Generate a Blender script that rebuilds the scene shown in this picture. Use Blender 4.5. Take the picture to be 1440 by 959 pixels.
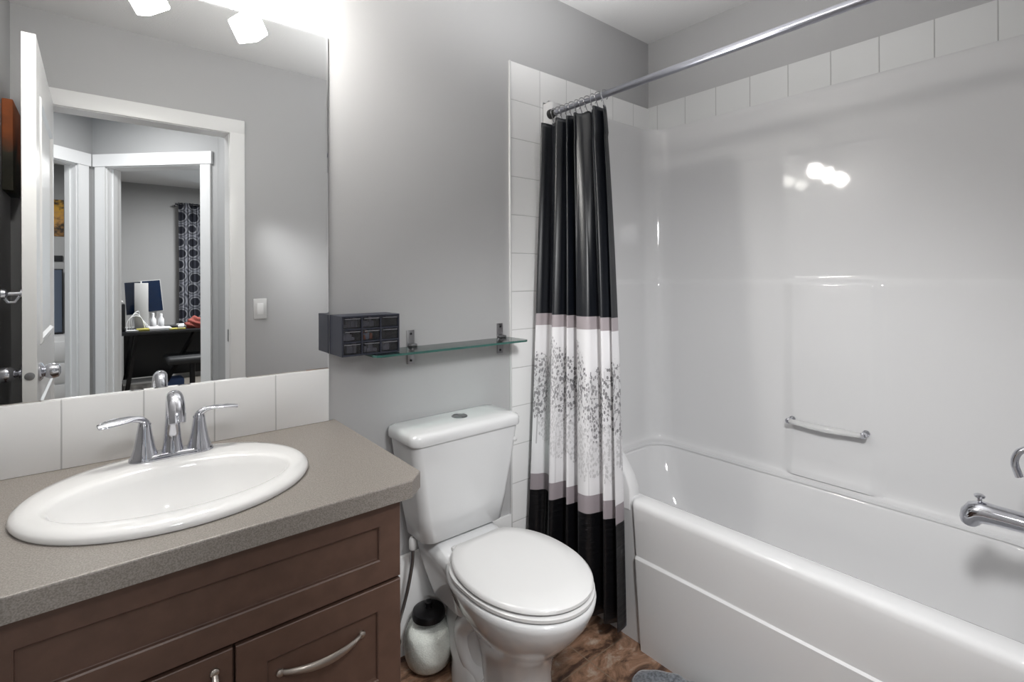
import bpy, bmesh, math, random
from mathutils import Vector, Matrix
random.seed(7)
PI = math.pi
S = bpy.context.scene
COL = S.collection
for o in list(bpy.data.objects): bpy.data.objects.remove(o)

# ------------------------------------------------------------------ camera
cam_d = bpy.data.cameras.new('camera'); cam = bpy.data.objects.new('camera', cam_d); COL.objects.link(cam)
S.camera = cam
cam.location = (0, -1.55, 1.265)
cam_d.sensor_fit = 'HORIZONTAL'; cam_d.sensor_width = 36.0
cam_d.lens = 709.0 / 1440 * 36.0
cam_d.shift_y = (391.5 - 479.5) / 1440
cam.rotation_euler = (PI/2, math.radians(0.22), -math.radians(39.5))
cam_d.clip_start = 0.01

# ------------------------------------------------------------------ view / world / lights
S.view_settings.view_transform = 'Standard'; S.view_settings.look = 'None'
S.view_settings.gamma = 1.0; S.view_settings.use_curve_mapping = False
S.view_settings.exposure = 0.42
S.cycles.max_bounces = 14; S.cycles.diffuse_bounces = 8; S.cycles.glossy_bounces = 8
S.cycles.transparent_max_bounces = 16
S.cycles.caustics_reflective = False; S.cycles.caustics_refractive = False
S.cycles.sample_clamp_indirect = 6.0
S.cycles.use_denoising = True
W = bpy.data.worlds.new('daylight'); S.world = W; W.use_nodes = True
W.node_tree.nodes['Background'].inputs[0].default_value = (0.80, 0.90, 1.0, 1)
W.node_tree.nodes['Background'].inputs[1].default_value = 2.0
LAMP_EMIT = 94.0

def area(name, loc, size, power, rot=(0, 0, 0), col=(1, 1, 1)):
    d = bpy.data.lights.new(name, 'AREA'); d.shape = 'DISK'; d.size = size; d.energy = power; d.color = col
    o = bpy.data.objects.new(name, d); o.location = loc; o.rotation_euler = rot; COL.objects.link(o); return o
def bounce(name, loc, power, radius=0.12):      # added upward spot without a fixture: fill light off the ceiling
    d = bpy.data.lights.new(name, 'SPOT'); d.energy = power; d.spot_size = math.radians(146); d.spot_blend = 1.0; d.shadow_soft_size = radius
    o = bpy.data.objects.new(name, d); o.location = loc; o.rotation_euler = (PI, 0, 0); COL.objects.link(o); return o
bounce('bounce_fill', (1.20, -0.62, 1.78), 27)
def fill_spot(name, loc, az, pitch, cone, power, radius):   # added spot without a fixture: fill light aimed towards the tub
    d = bpy.data.lights.new(name, 'SPOT'); d.energy = power; d.spot_size = math.radians(cone); d.spot_blend = 1.0; d.shadow_soft_size = radius
    o = bpy.data.objects.new(name, d); o.location = loc; o.rotation_euler = (PI/2 - math.radians(pitch), 0, -math.radians(az)); COL.objects.link(o); return o
fill_spot('tub_fill', (0.62, -1.395, 1.66), 54, 44, 106, 60, 0.09)
area('hall_fill', (0.0, -2.25, 2.40), 0.35, 10)  # added unseen fill for the hall, no fixture there
area('office_fill', (1.1, -4.6, 2.40), 0.4, 55)  # added unseen fill to brighten the office in the mirror
area('bedroom_fill', (-1.2, -4.2, 2.40), 0.4, 30)  # added unseen fill for the room behind the left hall door

# ------------------------------------------------------------------ materials
def nt(name):
    m = bpy.data.materials.new(name); m.use_nodes = True
    return m, m.node_tree.nodes, m.node_tree.links, m.node_tree.nodes['Principled BSDF']
def lin(c):
    return tuple(((x/255)/12.92 if x/255 <= 0.04045 else ((x/255+0.055)/1.055)**2.4) for x in c)
def mat(name, rgb, rough=0.5, metal=0.0, bump=0.0, scale=60, var=0.0, coat=0.0, emit=0.0, spec=0.5, sheen=0.0, det=3):
    m, N, L, P = nt(name)
    c = lin(rgb)
    P.inputs['Base Color'].default_value = (*c, 1); P.inputs['Roughness'].default_value = rough
    P.inputs['Metallic'].default_value = metal; P.inputs['Coat Weight'].default_value = coat
    P.inputs['Coat Roughness'].default_value = 0.05
    P.inputs['Specular IOR Level'].default_value = spec; P.inputs['Sheen Weight'].default_value = sheen
    tc = N.new('ShaderNodeTexCoord'); n = N.new('ShaderNodeTexNoise'); n.inputs['Scale'].default_value = scale
    n.inputs['Detail'].default_value = det; L.new(tc.outputs['Object'], n.inputs['Vector'])
    if var > 0:
        r = N.new('ShaderNodeValToRGB'); r.color_ramp.elements[0].position = 0.35; r.color_ramp.elements[1].position = 0.65
        r.color_ramp.elements[0].color = (*[x*(1-var) for x in c], 1); r.color_ramp.elements[1].color = (*[min(1, x*(1+var)) for x in c], 1)
        L.new(n.outputs['Fac'], r.inputs['Fac']); L.new(r.outputs['Color'], P.inputs['Base Color'])
    if bump > 0:
        b = N.new('ShaderNodeBump'); b.inputs['Strength'].default_value = bump; b.inputs['Distance'].default_value = 0.002
        L.new(n.outputs['Fac'], b.inputs['Height']); L.new(b.outputs['Normal'], P.inputs['Normal'])
    if emit:
        P.inputs['Emission Color'].default_value = (*c, 1); P.inputs['Emission Strength'].default_value = emit
    return m

M = {}
M['paint'] = mat('grey_wall_paint', (174, 174, 175), 0.55, bump=0.12, scale=220)
M['paint_hall'] = mat('hall_paint', (165, 165, 165), 0.6, bump=0.1, scale=220)
M['ceil'] = mat('ceiling_paint', (220, 220, 220), 0.9, bump=0.5, scale=140, det=5)
M['white_paint'] = mat('white_trim_paint', (228, 228, 228), 0.35)
M['acrylic'] = mat('white_acrylic', (205, 205, 206), 0.05, coat=0.0, spec=0.4)
M['porcelain'] = mat('porcelain', (206, 207, 208), 0.12, coat=0.5)
M['plastic_white'] = mat('white_plastic', (204, 204, 204), 0.22)
M['sink_white'] = mat('sink_enamel', (242, 242, 242), 0.1, coat=0.5)
M['chrome'] = mat('chrome', (205, 206, 212), 0.07, metal=1)
M['nickel'] = mat('brushed_nickel', (188, 180, 172), 0.32, metal=1)
M['steel'] = mat('steel', (150, 150, 152), 0.3, metal=1, bump=0.3, scale=300)
M['dark_metal'] = mat('dark_metal', (46, 46, 48), 0.3, metal=0.8)
M['wood'] = mat('espresso_wood', (90, 68, 58), 0.42, bump=0.06, scale=30, var=0.10)
M['wood_in'] = mat('cabinet_inside', (60, 46, 40), 0.6)
M['black'] = mat('black_plastic', (22, 23, 27), 0.35)
M['case'] = mat('organizer_case', (40, 43, 56), 0.42, bump=0.1, scale=200)
M['charcoal'] = mat('charcoal', (30, 31, 34), 0.6)
M['paper'] = mat('paper', (225, 226, 228), 0.7)
M['yellow'] = mat('yellow_pad', (168, 160, 78), 0.7)
M['red'] = mat('red_cloth', (128, 62, 54), 0.9, bump=0.4, var=0.15)
M['bluecloth'] = mat('blue_cloth', (90, 112, 160), 0.9)
M['screen'] = mat('blue_screen', (15, 32, 58), 0.12)
M['greyboard'] = mat('pale_board', (196, 196, 196), 0.5)
M['carpet'] = mat('carpet', (140, 134, 126), 0.95, bump=0.8, scale=400, var=0.15)
M['lamp'] = mat('frosted_lamp_glass', (255, 252, 246), 0.3, emit=LAMP_EMIT)
M['orange'] = mat('orange_plastic', (235, 120, 40), 0.4)
M['salt'] = mat('bath_salt', (238, 238, 236), 0.8, bump=0.9, scale=260, var=0.08)
M['grey_cell'] = mat('grout', (170, 170, 170), 0.9)
M['mat'] = mat('grey_mat_plush', (92, 96, 102), 1.0, bump=1.0, scale=130, var=0.45, sheen=0.4, det=6)
M['rubber'] = mat('rubber', (40, 40, 40), 0.7)
M['mirror_edge'] = mat('mirror_edge', (60, 66, 66), 0.2, metal=0.6)
m, N, L, P = nt('mirror_glass'); P.inputs['Metallic'].default_value = 1; P.inputs['Roughness'].default_value = 0.0
P.inputs['Base Color'].default_value = (0.90, 0.91, 0.91, 1); M['mirror'] = m

# counter laminate: warm grey with fine speckle
m, N, L, P = nt('counter_laminate')
tc = N.new('ShaderNodeTexCoord'); n1 = N.new('ShaderNodeTexNoise'); n1.inputs['Scale'].default_value = 420; n1.inputs['Detail'].default_value = 2
r = N.new('ShaderNodeValToRGB'); r.color_ramp.elements[0].position = 0.38; r.color_ramp.elements[1].position = 0.62
r.color_ramp.elements[0].color = (*lin((124, 118, 112)), 1); r.color_ramp.elements[1].color = (*lin((150, 144, 138)), 1)
L.new(tc.outputs['Object'], n1.inputs['Vector']); L.new(n1.outputs['Fac'], r.inputs['Fac']); L.new(r.outputs['Color'], P.inputs['Base Color'])
P.inputs['Roughness'].default_value = 0.42; M['counter'] = m

# thin clear materials
def thin(name, tint, fac, rough=0.03, gloss=(1, 1, 1)):
    m = bpy.data.materials.new(name); m.use_nodes = True; N = m.node_tree.nodes; L = m.node_tree.links; N.clear()
    o = N.new('ShaderNodeOutputMaterial'); t = N.new('ShaderNodeBsdfTransparent'); t.inputs[0].default_value = (*tint, 1)
    g = N.new('ShaderNodeBsdfGlossy'); g.inputs['Roughness'].default_value = rough; g.inputs[0].default_value = (*gloss, 1)
    mx = N.new('ShaderNodeMixShader'); lw = N.new('ShaderNodeLayerWeight'); lw.inputs['Blend'].default_value = fac
    L.new(lw.outputs['Fresnel'], mx.inputs[0]); L.new(t.outputs[0], mx.inputs[1]); L.new(g.outputs[0], mx.inputs[2]); L.new(mx.outputs[0], o.inputs[0])
    return m
M['glass'] = thin('shelf_glass', (0.80, 0.92, 0.89), 0.25)
M['glass_edge'] = mat('green_glass_edge', (44, 92, 84), 0.08, coat=0.6)
M['drawer_lip'] = mat('drawer_lip_plastic', (120, 120, 126), 0.2)
M['jar_glass'] = thin('jar_glass', (0.96, 0.98, 0.96), 0.12)
M['drawer_clear'] = thin('smoky_drawer_plastic', (0.62, 0.62, 0.66), 0.35, 0.2)
m, N, L, P = nt('clear_acrylic'); P.inputs['Base Color'].default_value = (0.93, 0.93, 0.93, 1); P.inputs['Roughness'].default_value = 0.08
P.inputs['Transmission Weight'].default_value = 0.55; P.inputs['IOR'].default_value = 1.45; M['acrylic_clear'] = m

# square tiles with grout: u axis 0/1 (x or y), period, offsets
def tile_mat(name, axis, pu, ou, pz, oz, rgb=(208, 209, 209), grout=(165, 165, 165), gw=0.0028, rough=0.12):
    m, N, L, P = nt(name)
    tc = N.new('ShaderNodeTexCoord'); sp = N.new('ShaderNodeSeparateXYZ'); L.new(tc.outputs['Object'], sp.inputs[0])
    def line(sock, p, o):
        a = N.new('ShaderNodeMath'); a.operation = 'SUBTRACT'; L.new(sock, a.inputs[0]); a.inputs[1].default_value = o
        b = N.new('ShaderNodeMath'); b.operation = 'PINGPONG'; L.new(a.outputs[0], b.inputs[0]); b.inputs[1].default_value = p/2
        c = N.new('ShaderNodeMapRange'); L.new(b.outputs[0], c.inputs[0]); c.inputs[1].default_value = gw*0.3; c.inputs[2].default_value = gw*0.8
        return c.outputs[0]
    f = N.new('ShaderNodeMath'); f.operation = 'MULTIPLY'
    L.new(line(sp.outputs[axis], pu, ou), f.inputs[0]); L.new(line(sp.outputs[2], pz, oz), f.inputs[1])
    mx = N.new('ShaderNodeMixRGB'); mx.inputs[1].default_value = (*lin(grout), 1); mx.inputs[2].default_value = (*lin(rgb), 1)
    L.new(f.outputs[0], mx.inputs[0]); L.new(mx.outputs[0], P.inputs['Base Color'])
    rr = N.new('ShaderNodeMapRange'); rr.inputs[3].default_value = 0.8; rr.inputs[4].default_value = rough
    L.new(f.outputs[0], rr.inputs[0]); L.new(rr.outputs[0], P.inputs['Roughness'])
    b = N.new('ShaderNodeBump'); b.inputs['Strength'].default_value = 0.5; b.inputs['Distance'].default_value = 0.001
    ns = N.new('ShaderNodeTexNoise'); ns.inputs['Scale'].default_value = 12; L.new(tc.outputs['Object'], ns.inputs['Vector'])
    ad = N.new('ShaderNodeMath'); ad.operation = 'MULTIPLY_ADD'; L.new(ns.outputs['Fac'], ad.inputs[0]); ad.inputs[1].default_value = 0.6; L.new(f.outputs[0], ad.inputs[2])
    L.new(ad.outputs[0], b.inputs['Height']); L.new(b.outputs['Normal'], P.inputs['Normal'])
    return m
M['tile_back'] = tile_mat('tiles_back', 0, 0.157, 1.268, 0.1525, 2.128, rgb=(232, 232, 232), grout=(188, 188, 188))
M['tile_right'] = tile_mat('tiles_right', 1, 0.1555, -0.058, 0.30, 2.133+0.15)
M['tile_splash'] = tile_mat('tiles_splash', 0, 0.1525, 0.547-0.1525*4, 0.40, 0.63, rgb=(238, 238, 238), grout=(196, 196, 196))

# floor: brown slate look
m, N, L, P = nt('slate_floor')
tc = N.new('ShaderNodeTexCoord'); mp = N.new('ShaderNodeMapping'); L.new(tc.outputs['Object'], mp.inputs[0]); mp.inputs['Rotation'].default_value = (0, 0, 0.5); mp.inputs['Scale'].default_value = (1, 1.9, 1)
a = N.new('ShaderNodeTexNoise'); a.inputs['Scale'].default_value = 8.0; a.inputs['Detail'].default_value = 8; a.inputs['Roughness'].default_value = 0.68; a.inputs['Distortion'].default_value = 0.6
L.new(mp.outputs[0], a.inputs['Vector'])
r = N.new('ShaderNodeValToRGB'); e = r.color_ramp.elements; e[0].position = 0.30; e[0].color = (*lin((40, 27, 22)), 1); e[1].position = 0.70; e[1].color = (*lin((178, 160, 142)), 1)
for p, c in ((0.42, (72, 52, 42)), (0.49, (112, 86, 68)), (0.56, (138, 106, 86)), (0.62, (150, 132, 116))):
    x = e.new(p); x.color = (*lin(c), 1)
L.new(a.outputs['Fac'], r.inputs['Fac'])
sp = N.new('ShaderNodeSeparateXYZ'); L.new(tc.outputs['Object'], sp.inputs[0])
def pl(sock, o, p=0.305):
    s1 = N.new('ShaderNodeMath'); s1.operation = 'SUBTRACT'; s1.inputs[1].default_value = o; L.new(sock, s1.inputs[0])
    s2 = N.new('ShaderNodeMath'); s2.operation = 'PINGPONG'; s2.inputs[1].default_value = p/2; L.new(s1.outputs[0], s2.inputs[0])
    s3 = N.new('ShaderNodeMapRange'); s3.inputs[1].default_value = 0.0008; s3.inputs[2].default_value = 0.0026; L.new(s2.outputs[0], s3.inputs[0]); return s3.outputs[0]
mu = N.new('ShaderNodeMath'); mu.operation = 'MULTIPLY'; L.new(pl(sp.outputs[0], 1.252), mu.inputs[0]); L.new(pl(sp.outputs[1], -0.73), mu.inputs[1])
mx = N.new('ShaderNodeMixRGB'); mx.inputs[1].default_value = (*lin((120, 104, 88)), 1); L.new(mu.outputs[0], mx.inputs[0]); L.new(r.outputs[0], mx.inputs[2])
L.new(mx.outputs[0], P.inputs['Base Color']); P.inputs['Roughness'].default_value = 0.45
b = N.new('ShaderNodeBump'); b.inputs['Strength'].default_value = 0.35; b.inputs['Distance'].default_value = 0.003; L.new(a.outputs['Fac'], b.inputs['Height']); L.new(b.outputs[0], P.inputs['Normal'])
M['floor'] = m

# shower curtain fabric (UV: u = metres of cloth across, v = height above the floor in metres)
m, N, L, P = nt('curtain_fabric')
uv = N.new('ShaderNodeUVMap'); sp = N.new('ShaderNodeSeparateXYZ'); L.new(uv.outputs[0], sp.inputs[0])
def math_(op, a, b=None, c=None):
    n = N.new('ShaderNodeMath'); n.operation = op
    for i, x in enumerate((a, b, c)):
        if x is None: continue
        if isinstance(x, (int, float)): n.inputs[i].default_value = x
        else: L.new(x, n.inputs[i])
    return n.outputs[0]
U, V = sp.outputs[0], sp.outputs[1]
vn = math_('DIVIDE', V, 2.0)
r = N.new('ShaderNodeValToRGB'); r.color_ramp.interpolation = 'CONSTANT'; e = r.color_ramp.elements
e[0].position = 0; e[0].color = (*lin((9, 9, 12)), 1); e[1].position = 0.425/2; e[1].color = (*lin((142, 134, 138)), 1)
for p, c in ((0.487, (210, 209, 211)), (1.073, (150, 142, 145)), (1.123, (9, 12, 19))):
    x = e.new(p/2); x.color = (*lin(c), 1)
L.new(vn, r.inputs['Fac'])
# printed trees: leaf speckles inside round crowns, thin trunks
vo = N.new('ShaderNodeTexVoronoi'); vo.inputs['Scale'].default_value = 88; vo.inputs['Randomness'].default_value = 0.9
cmb = N.new('ShaderNodeCombineXYZ'); L.new(U, cmb.inputs[0]); L.new(math_('MULTIPLY', V, 0.8), cmb.inputs[1]); L.new(cmb.outputs[0], vo.inputs['Vector'])
leaf = math_('LESS_THAN', vo.outputs['Distance'], 0.46)
vc = N.new('ShaderNodeSeparateColor'); L.new(vo.outputs['Color'], vc.inputs[0])
br = N.new('ShaderNodeTexVoronoi'); br.feature = 'DISTANCE_TO_EDGE'; br.inputs['Scale'].default_value = 26; L.new(cmb.outputs[0], br.inputs['Vector'])
branch = math_('LESS_THAN', br.outputs['Distance'], 0.022)
nz = N.new('ShaderNodeTexNoise'); nz.inputs['Scale'].default_value = 9; L.new(cmb.outputs[0], nz.inputs['Vector'])
def crown(cu, cv, ru, rv, dark):
    dx = math_('DIVIDE', math_('SUBTRACT', U, cu), ru); dy = math_('DIVIDE', math_('SUBTRACT', V, cv), rv)
    d = math_('ADD', math_('MULTIPLY', dx, dx), math_('MULTIPLY', dy, dy))
    d = math_('ADD', d, math_('MULTIPLY', math_('SUBTRACT', nz.outputs['Fac'], 0.5), 1.0))
    ins = N.new('ShaderNodeMapRange'); L.new(d, ins.inputs[0]); ins.inputs[1].default_value = 1.15; ins.inputs[2].default_value = 0.55
    keep = math_('LESS_THAN', vc.outputs[0], math_('MULTIPLY', ins.outputs[0], 1.15))
    lf = math_('MULTIPLY', leaf, keep)
    bb = math_('MULTIPLY', branch, math_('GREATER_THAN', ins.outputs[0], 0.35))
    fill = math_('MULTIPLY', ins.outputs[0], 0.22)
    lf = math_('MAXIMUM', lf, fill)
    tr = math_('MULTIPLY', math_('LESS_THAN', math_('ABSOLUTE', math_('SUBTRACT', U, cu)), 0.004), math_('MULTIPLY', math_('LESS_THAN', V, cv), math_('GREATER_THAN', V, cv-rv-0.10)))
    return math_('MULTIPLY', math_('MAXIMUM', math_('MAXIMUM', lf, math_('MULTIPLY', bb, 0.7)), math_('MULTIPLY', tr, 0.6)), dark)
tot = None
for c in ((0.03, 0.84, .11, .13, .75), (0.30, 0.91, .17, .15, .62), (0.52, 0.86, .14, .15, .75), (0.74, 0.89, .15, .15, .85), (1.00, 0.80, .15, .13, .75),
          (1.25, 0.85, .14, .13, .8), (0.15, 0.70, .12, .10, .35), (0.42, 0.70, .14, .12, .32), (0.66, 0.68, .13, .11, .35), (0.90, 0.64, .14, .10, .33), (1.16, 0.66, .13, .11, .35)):
    t = crown(*c); tot = t if tot is None else math_('MAXIMUM', tot, t)
inband = math_('MULTIPLY', math_('GREATER_THAN', V, 0.49), math_('LESS_THAN', V, 1.07))
tot = math_('MULTIPLY', tot, inband)
mx = N.new('ShaderNodeMixRGB'); L.new(tot, mx.inputs[0]); L.new(r.outputs[0], mx.inputs[1]); mx.inputs[2].default_value = (*lin((70, 68, 72)), 1)
L.new(mx.outputs[0], P.inputs['Base Color'])
P.inputs['Roughness'].default_value = 0.36; P.inputs['Sheen Weight'].default_value = 0.08; P.inputs['Sheen Roughness'].default_value = 0.3; P.inputs['Sheen Tint'].default_value = (0.7, 0.8, 1, 1)
wv = N.new('ShaderNodeTexNoise'); wv.inputs['Scale'].default_value = 1.0
c2 = N.new('ShaderNodeCombineXYZ'); L.new(math_('MULTIPLY', U, 9), c2.inputs[0]); L.new(math_('MULTIPLY', V, 90), c2.inputs[1]); L.new(c2.outputs[0], wv.inputs['Vector'])
bp = N.new('ShaderNodeBump'); bp.inputs['Distance'].default_value = 0.004
L.new(math_('MULTIPLY_ADD', math_('LESS_THAN', V, 0.425), 0.55, 0.05), bp.inputs['Strength']); L.new(wv.outputs['Fac'], bp.inputs['Height']); L.new(bp.outputs[0], P.inputs['Normal'])
M['curtain'] = m

# patterned office curtain: dark with pale rings and round medallions
m, N, L, P = nt('office_curtain_fabric')
tc = N.new('ShaderNodeTexCoord'); v1 = N.new('ShaderNodeTexVoronoi'); v1.inputs['Scale'].default_value = 6.5; v1.inputs['Randomness'].default_value = 0.25
mp = N.new('ShaderNodeMapping'); mp.inputs['Scale'].default_value = (1, 0.1, 1); L.new(tc.outputs['Object'], mp.inputs[0]); L.new(mp.outputs[0], v1.inputs['Vector'])
r = N.new('ShaderNodeValToRGB'); e = r.color_ramp.elements; e[0].position = 0.0; e[0].color = (*lin((44, 46, 58)), 1); e[1].position = 0.40; e[1].color = (*lin((160, 162, 168)), 1)
x = e.new(0.36); x.color = (*lin((38, 40, 50)), 1); x = e.new(0.5); x.color = (*lin((66, 68, 78)), 1); x = e.new(0.6); x.color = (*lin((150, 152, 160)), 1); x = e.new(0.7); x.color = (*lin((60, 62, 72)), 1)
L.new(v1.outputs['Distance'], r.inputs['Fac']); L.new(r.outputs[0], P.inputs['Base Color']); P.inputs['Roughness'].default_value = 0.8; M['office_curtain'] = m
# canvas picture: warm top to dark green bottom
def blotch(name, cols, scale):
    m, N, L, P = nt(name); tc = N.new('ShaderNodeTexCoord'); sx = N.new('ShaderNodeSeparateXYZ'); L.new(tc.outputs['Object'], sx.inputs[0])
    n = N.new('ShaderNodeTexNoise'); n.inputs['Scale'].default_value = scale; n.inputs['Detail'].default_value = 5; L.new(tc.outputs['Object'], n.inputs['Vector'])
    a = N.new('ShaderNodeMath'); a.operation = 'MULTIPLY_ADD'; L.new(sx.outputs[2], a.inputs[0]); a.inputs[1].default_value = 2.4; L.new(n.outputs['Fac'], a.inputs[2])
    r = N.new('ShaderNodeValToRGB'); e = r.color_ramp.elements
    e[0].position = 0.0; e[0].color = (*lin(cols[0]), 1); e[1].position = 1.0; e[1].color = (*lin(cols[-1]), 1)
    for i, c in enumerate(cols[1:-1]): q = e.new((i+1)/(len(cols)-1)); q.color = (*lin(c), 1)
    L.new(a.outputs[0], r.inputs['Fac']); L.new(r.outputs[0], P.inputs['Base Color']); P.inputs['Roughness'].default_value = 0.7
    return m
M['canvas'] = blotch('canvas_paint', [(24, 30, 24), (52, 50, 38), (70, 66, 54), (150, 84, 48), (176, 96, 50), (120, 74, 50)], 7)
M['poster'] = blotch('poster_print', [(150, 110, 60), (40, 36, 34), (186, 140, 80), (210, 160, 60), (60, 50, 40)], 22)

# ------------------------------------------------------------------ mesh helpers
def finish(bm, name, m, parent=None, smooth=True, angle=35, extra=None):
    bmesh.ops.recalc_face_normals(bm, faces=bm.faces)
    me = bpy.data.meshes.new(name); bm.to_mesh(me); bm.free()
    me.materials.append(M[m] if isinstance(m, str) else m)
    for e_ in (extra or ()): me.materials.append(M[e_])
    if smooth:
        me.polygons.foreach_set('use_smooth', [True]*len(me.polygons)); me.set_sharp_from_angle(angle=math.radians(angle))
    o = bpy.data.objects.new(name, me); COL.objects.link(o)
    if parent is not None:
        o.parent = parent; o.matrix_parent_inverse = Matrix.Identity(4)
        # vertices are given in world metres: shift them into the parent's frame
        if parent.get('_org'):
            off = Vector(parent['_org']); me.transform(Matrix.Translation(-off)); 
            o['_sub'] = 1
    return o
def thing(name, label, cat, loc=(0, 0, 0), group=None):
    o = bpy.data.objects.new(name, None); COL.objects.link(o); o.location = loc; o['_org'] = tuple(loc)
    o.empty_display_size = 0.05; o['label'] = label; o['category'] = cat
    if group: o['group'] = group
    return o
def tag(o, label, cat, group=None):
    o['label'] = label; o['category'] = cat
    if group: o['group'] = group
    return o
def struct(o): o['kind'] = 'structure'; return o
def sub(o, org=None):      # lets a part carry sub-parts given in world metres
    p = o.parent; o['_org'] = tuple(p['_org']) if p is not None and p.get('_org') else (0.0001, 0, 0)
    return o
def box(bm, x0, x1, y0, y1, z0, z1, bev=0.0, seg=2):
    vs = [bm.verts.new((x, y, z)) for x in (x0, x1) for y in (y0, y1) for z in (z0, z1)]
    fs = [(0, 1, 3, 2), (4, 6, 7, 5), (0, 4, 5, 1), (2, 3, 7, 6), (0, 2, 6, 4), (1, 5, 7, 3)]
    faces = [bm.faces.new([vs[i] for i in f]) for f in fs]
    if bev > 0:
        es = list({e for f in faces for e in f.edges})
        bmesh.ops.bevel(bm, geom=es, offset=bev, segments=seg, affect='EDGES', profile=0.5)
def bx(name, m, dims, parent=None, bev=0.0, seg=2, **k):
    bm = bmesh.new(); box(bm, *dims, bev=bev, seg=seg); return finish(bm, name, m, parent, **k)
def loft(bm, rings, closed=True, cap0=True, cap1=True, mi=0):
    R = [[bm.verts.new(p) for p in r] for r in rings]
    n = len(R[0])
    for a, b in zip(R, R[1:]):
        for i in range(n if closed else n-1):
            j = (i+1) % n
            f = bm.faces.new((a[i], a[j], b[j], b[i])); f.material_index = mi
    if cap0: bm.faces.new(R[0])
    if cap1: bm.faces.new(R[-1])
    return R
def lathe(bm, prof, c=(0, 0, 0), axis='z', n=32, cap=True):
    rings = []
    for r_, h in prof:
        ring = []
        for i in range(n):
            t = 2*PI*i/n; a_, b_ = r_*math.cos(t), r_*math.sin(t)
            p = {'z': (a_, b_, h), 'y': (a_, h, b_), 'x': (h, a_, b_)}[axis]
            ring.append((c[0]+p[0], c[1]+p[1], c[2]+p[2]))
        rings.append(ring)
    loft(bm, rings, cap0=cap, cap1=cap)
def tube(bm, pts, rad, n=12, flat=1.0, up=(0, 0, 1), cap=True):
    pts = [Vector(p) for p in pts]; k = len(pts)
    rad = rad if isinstance(rad, (list, tuple)) else [rad]*k
    rings = []; prev = None
    for i, p in enumerate(pts):
        t = (pts[min(i+1, k-1)] - pts[max(i-1, 0)]).normalized()
        if prev is None:
            a_ = Vector(up); a_ = (a_ - t*a_.dot(t))
            if a_.length < 1e-4: a_ = Vector((1, 0, 0)) - t*t.x
            a_.normalize()
        else:
            a_ = (prev - t*prev.dot(t)).normalized()
        prev = a_; b_ = t.cross(a_)
        rr = rad[i] if isinstance(rad[i], (list, tuple)) else (rad[i]*flat, rad[i])
        rings.append([p + a_*rr[0]*math.cos(2*PI*j/n) + b_*rr[1]*math.sin(2*PI*j/n) for j in range(n)])
    loft(bm, rings, cap0=cap, cap1=cap)
def bez(p0, p1, p2, p3, n=12):
    out = []
    for i in range(n+1):
        t = i/n; out.append(tuple((1-t)**3*a + 3*(1-t)**2*t*b + 3*(1-t)*t*t*c + t**3*d for a, b, c, d in zip(p0, p1, p2, p3)))
    return out
def smoothpts(pts, n=6):
    P_ = [Vector(p) for p in pts]; out = []
    for i in range(len(P_)-1):
        a, b, c, d = P_[max(i-1, 0)], P_[i], P_[i+1], P_[min(i+2, len(P_)-1)]
        for k in range(n):
            t = k/n; out.append(0.5*((2*b) + (-a+c)*t + (2*a-5*b+4*c-d)*t*t + (-a+3*b-3*c+d)*t**3))
    out.append(P_[-1]); return out
def rrect(cx, cy, hx, hy, r, z, n=6):
    pts = []
    for sx, sy, a0 in ((1, 1, 0), (-1, 1, PI/2), (-1, -1, PI), (1, -1, 3*PI/2)):
        for i in range(n+1):
            a = a0 + PI/2*i/n; pts.append((cx+sx*(hx-r)+r*math.cos(a), cy+sy*(hy-r)+r*math.sin(a), z))
    return pts
def prism(bm, poly, z0, z1):
    loft(bm, [[(x, y, z0) for x, y in poly], [(x, y, z1) for x, y in poly]])
def dup(root, loc):
    r = root.copy(); COL.objects.link(r); r.location = loc
    for ch in list(root.children):
        c = ch.copy(); COL.objects.link(c); c.parent = r
        for g in ch.children:
            d = g.copy(); COL.objects.link(d); d.parent = c
    return r

# ================================================================== ROOM SHELL
H = 2.465; YD = -1.518; T = 0.112       # ceiling height, face of the door wall, its thickness
XR = 2.19; XL = -0.285; DX0, DX1, DH = -0.158, 0.556, 2.055
struct(bx('floor', 'floor', (XL-0.1, XR+0.1, YD-T, 0.1, -0.05, 0.0)))
struct(bx('ceiling', 'ceil', (XL-0.1, XR+0.1, YD, 0.1, H, H+0.05)))
wb = struct(bx('wall_back', 'paint', (XL-0.1, XR+0.1, 0.0, 0.1, 0, H)))
wr = struct(bx('wall_right', 'paint', (XR, XR+0.1, YD-T, 0.0, 0, H)))
struct(bx('wall_left', 'paint', (XL-0.1, XL, YD-T, 0.0, 0, H)))
bm = bmesh.new()
box(bm, XL-0.1, DX0, YD-T, YD, 0, H); box(bm, DX1, XR, YD-T, YD, 0, H); box(bm, DX0, DX1, YD-T, YD, DH, H)
struct(finish(bm, 'wall_front', 'paint', smooth=False))
# tile fields and their white edge trim (parts of the walls)
bm = bmesh.new(); box(bm, 1.268, 1.442, -0.008, 0.001, 0.0, 2.128); box(bm, 1.442, XR-0.008, -0.008, 0.001, 2.001, 2.128); finish(bm, 'wall_tile', 'tile_back', wb, smooth=False)
bm = bmesh.new(); box(bm, 1.262, 1.268, -0.010, 0.001, 0.0, 2.130, bev=0.002); finish(bm, 'tile_edge_trim', 'plastic_white', wb)
bm = bmesh.new(); box(bm, XR-0.008, XR+0.001, YD, -0.0, 2.001, 2.133); finish(bm, 'wall_tile', 'tile_right', wr, smooth=False)
struct(bx('white_panel_back', 'white_paint', (0.508, 1.262, -0.012, 0.0, 0.0, 0.335), bev=0.003))  # white panel over the lower wall, from floor to below the tank
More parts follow.
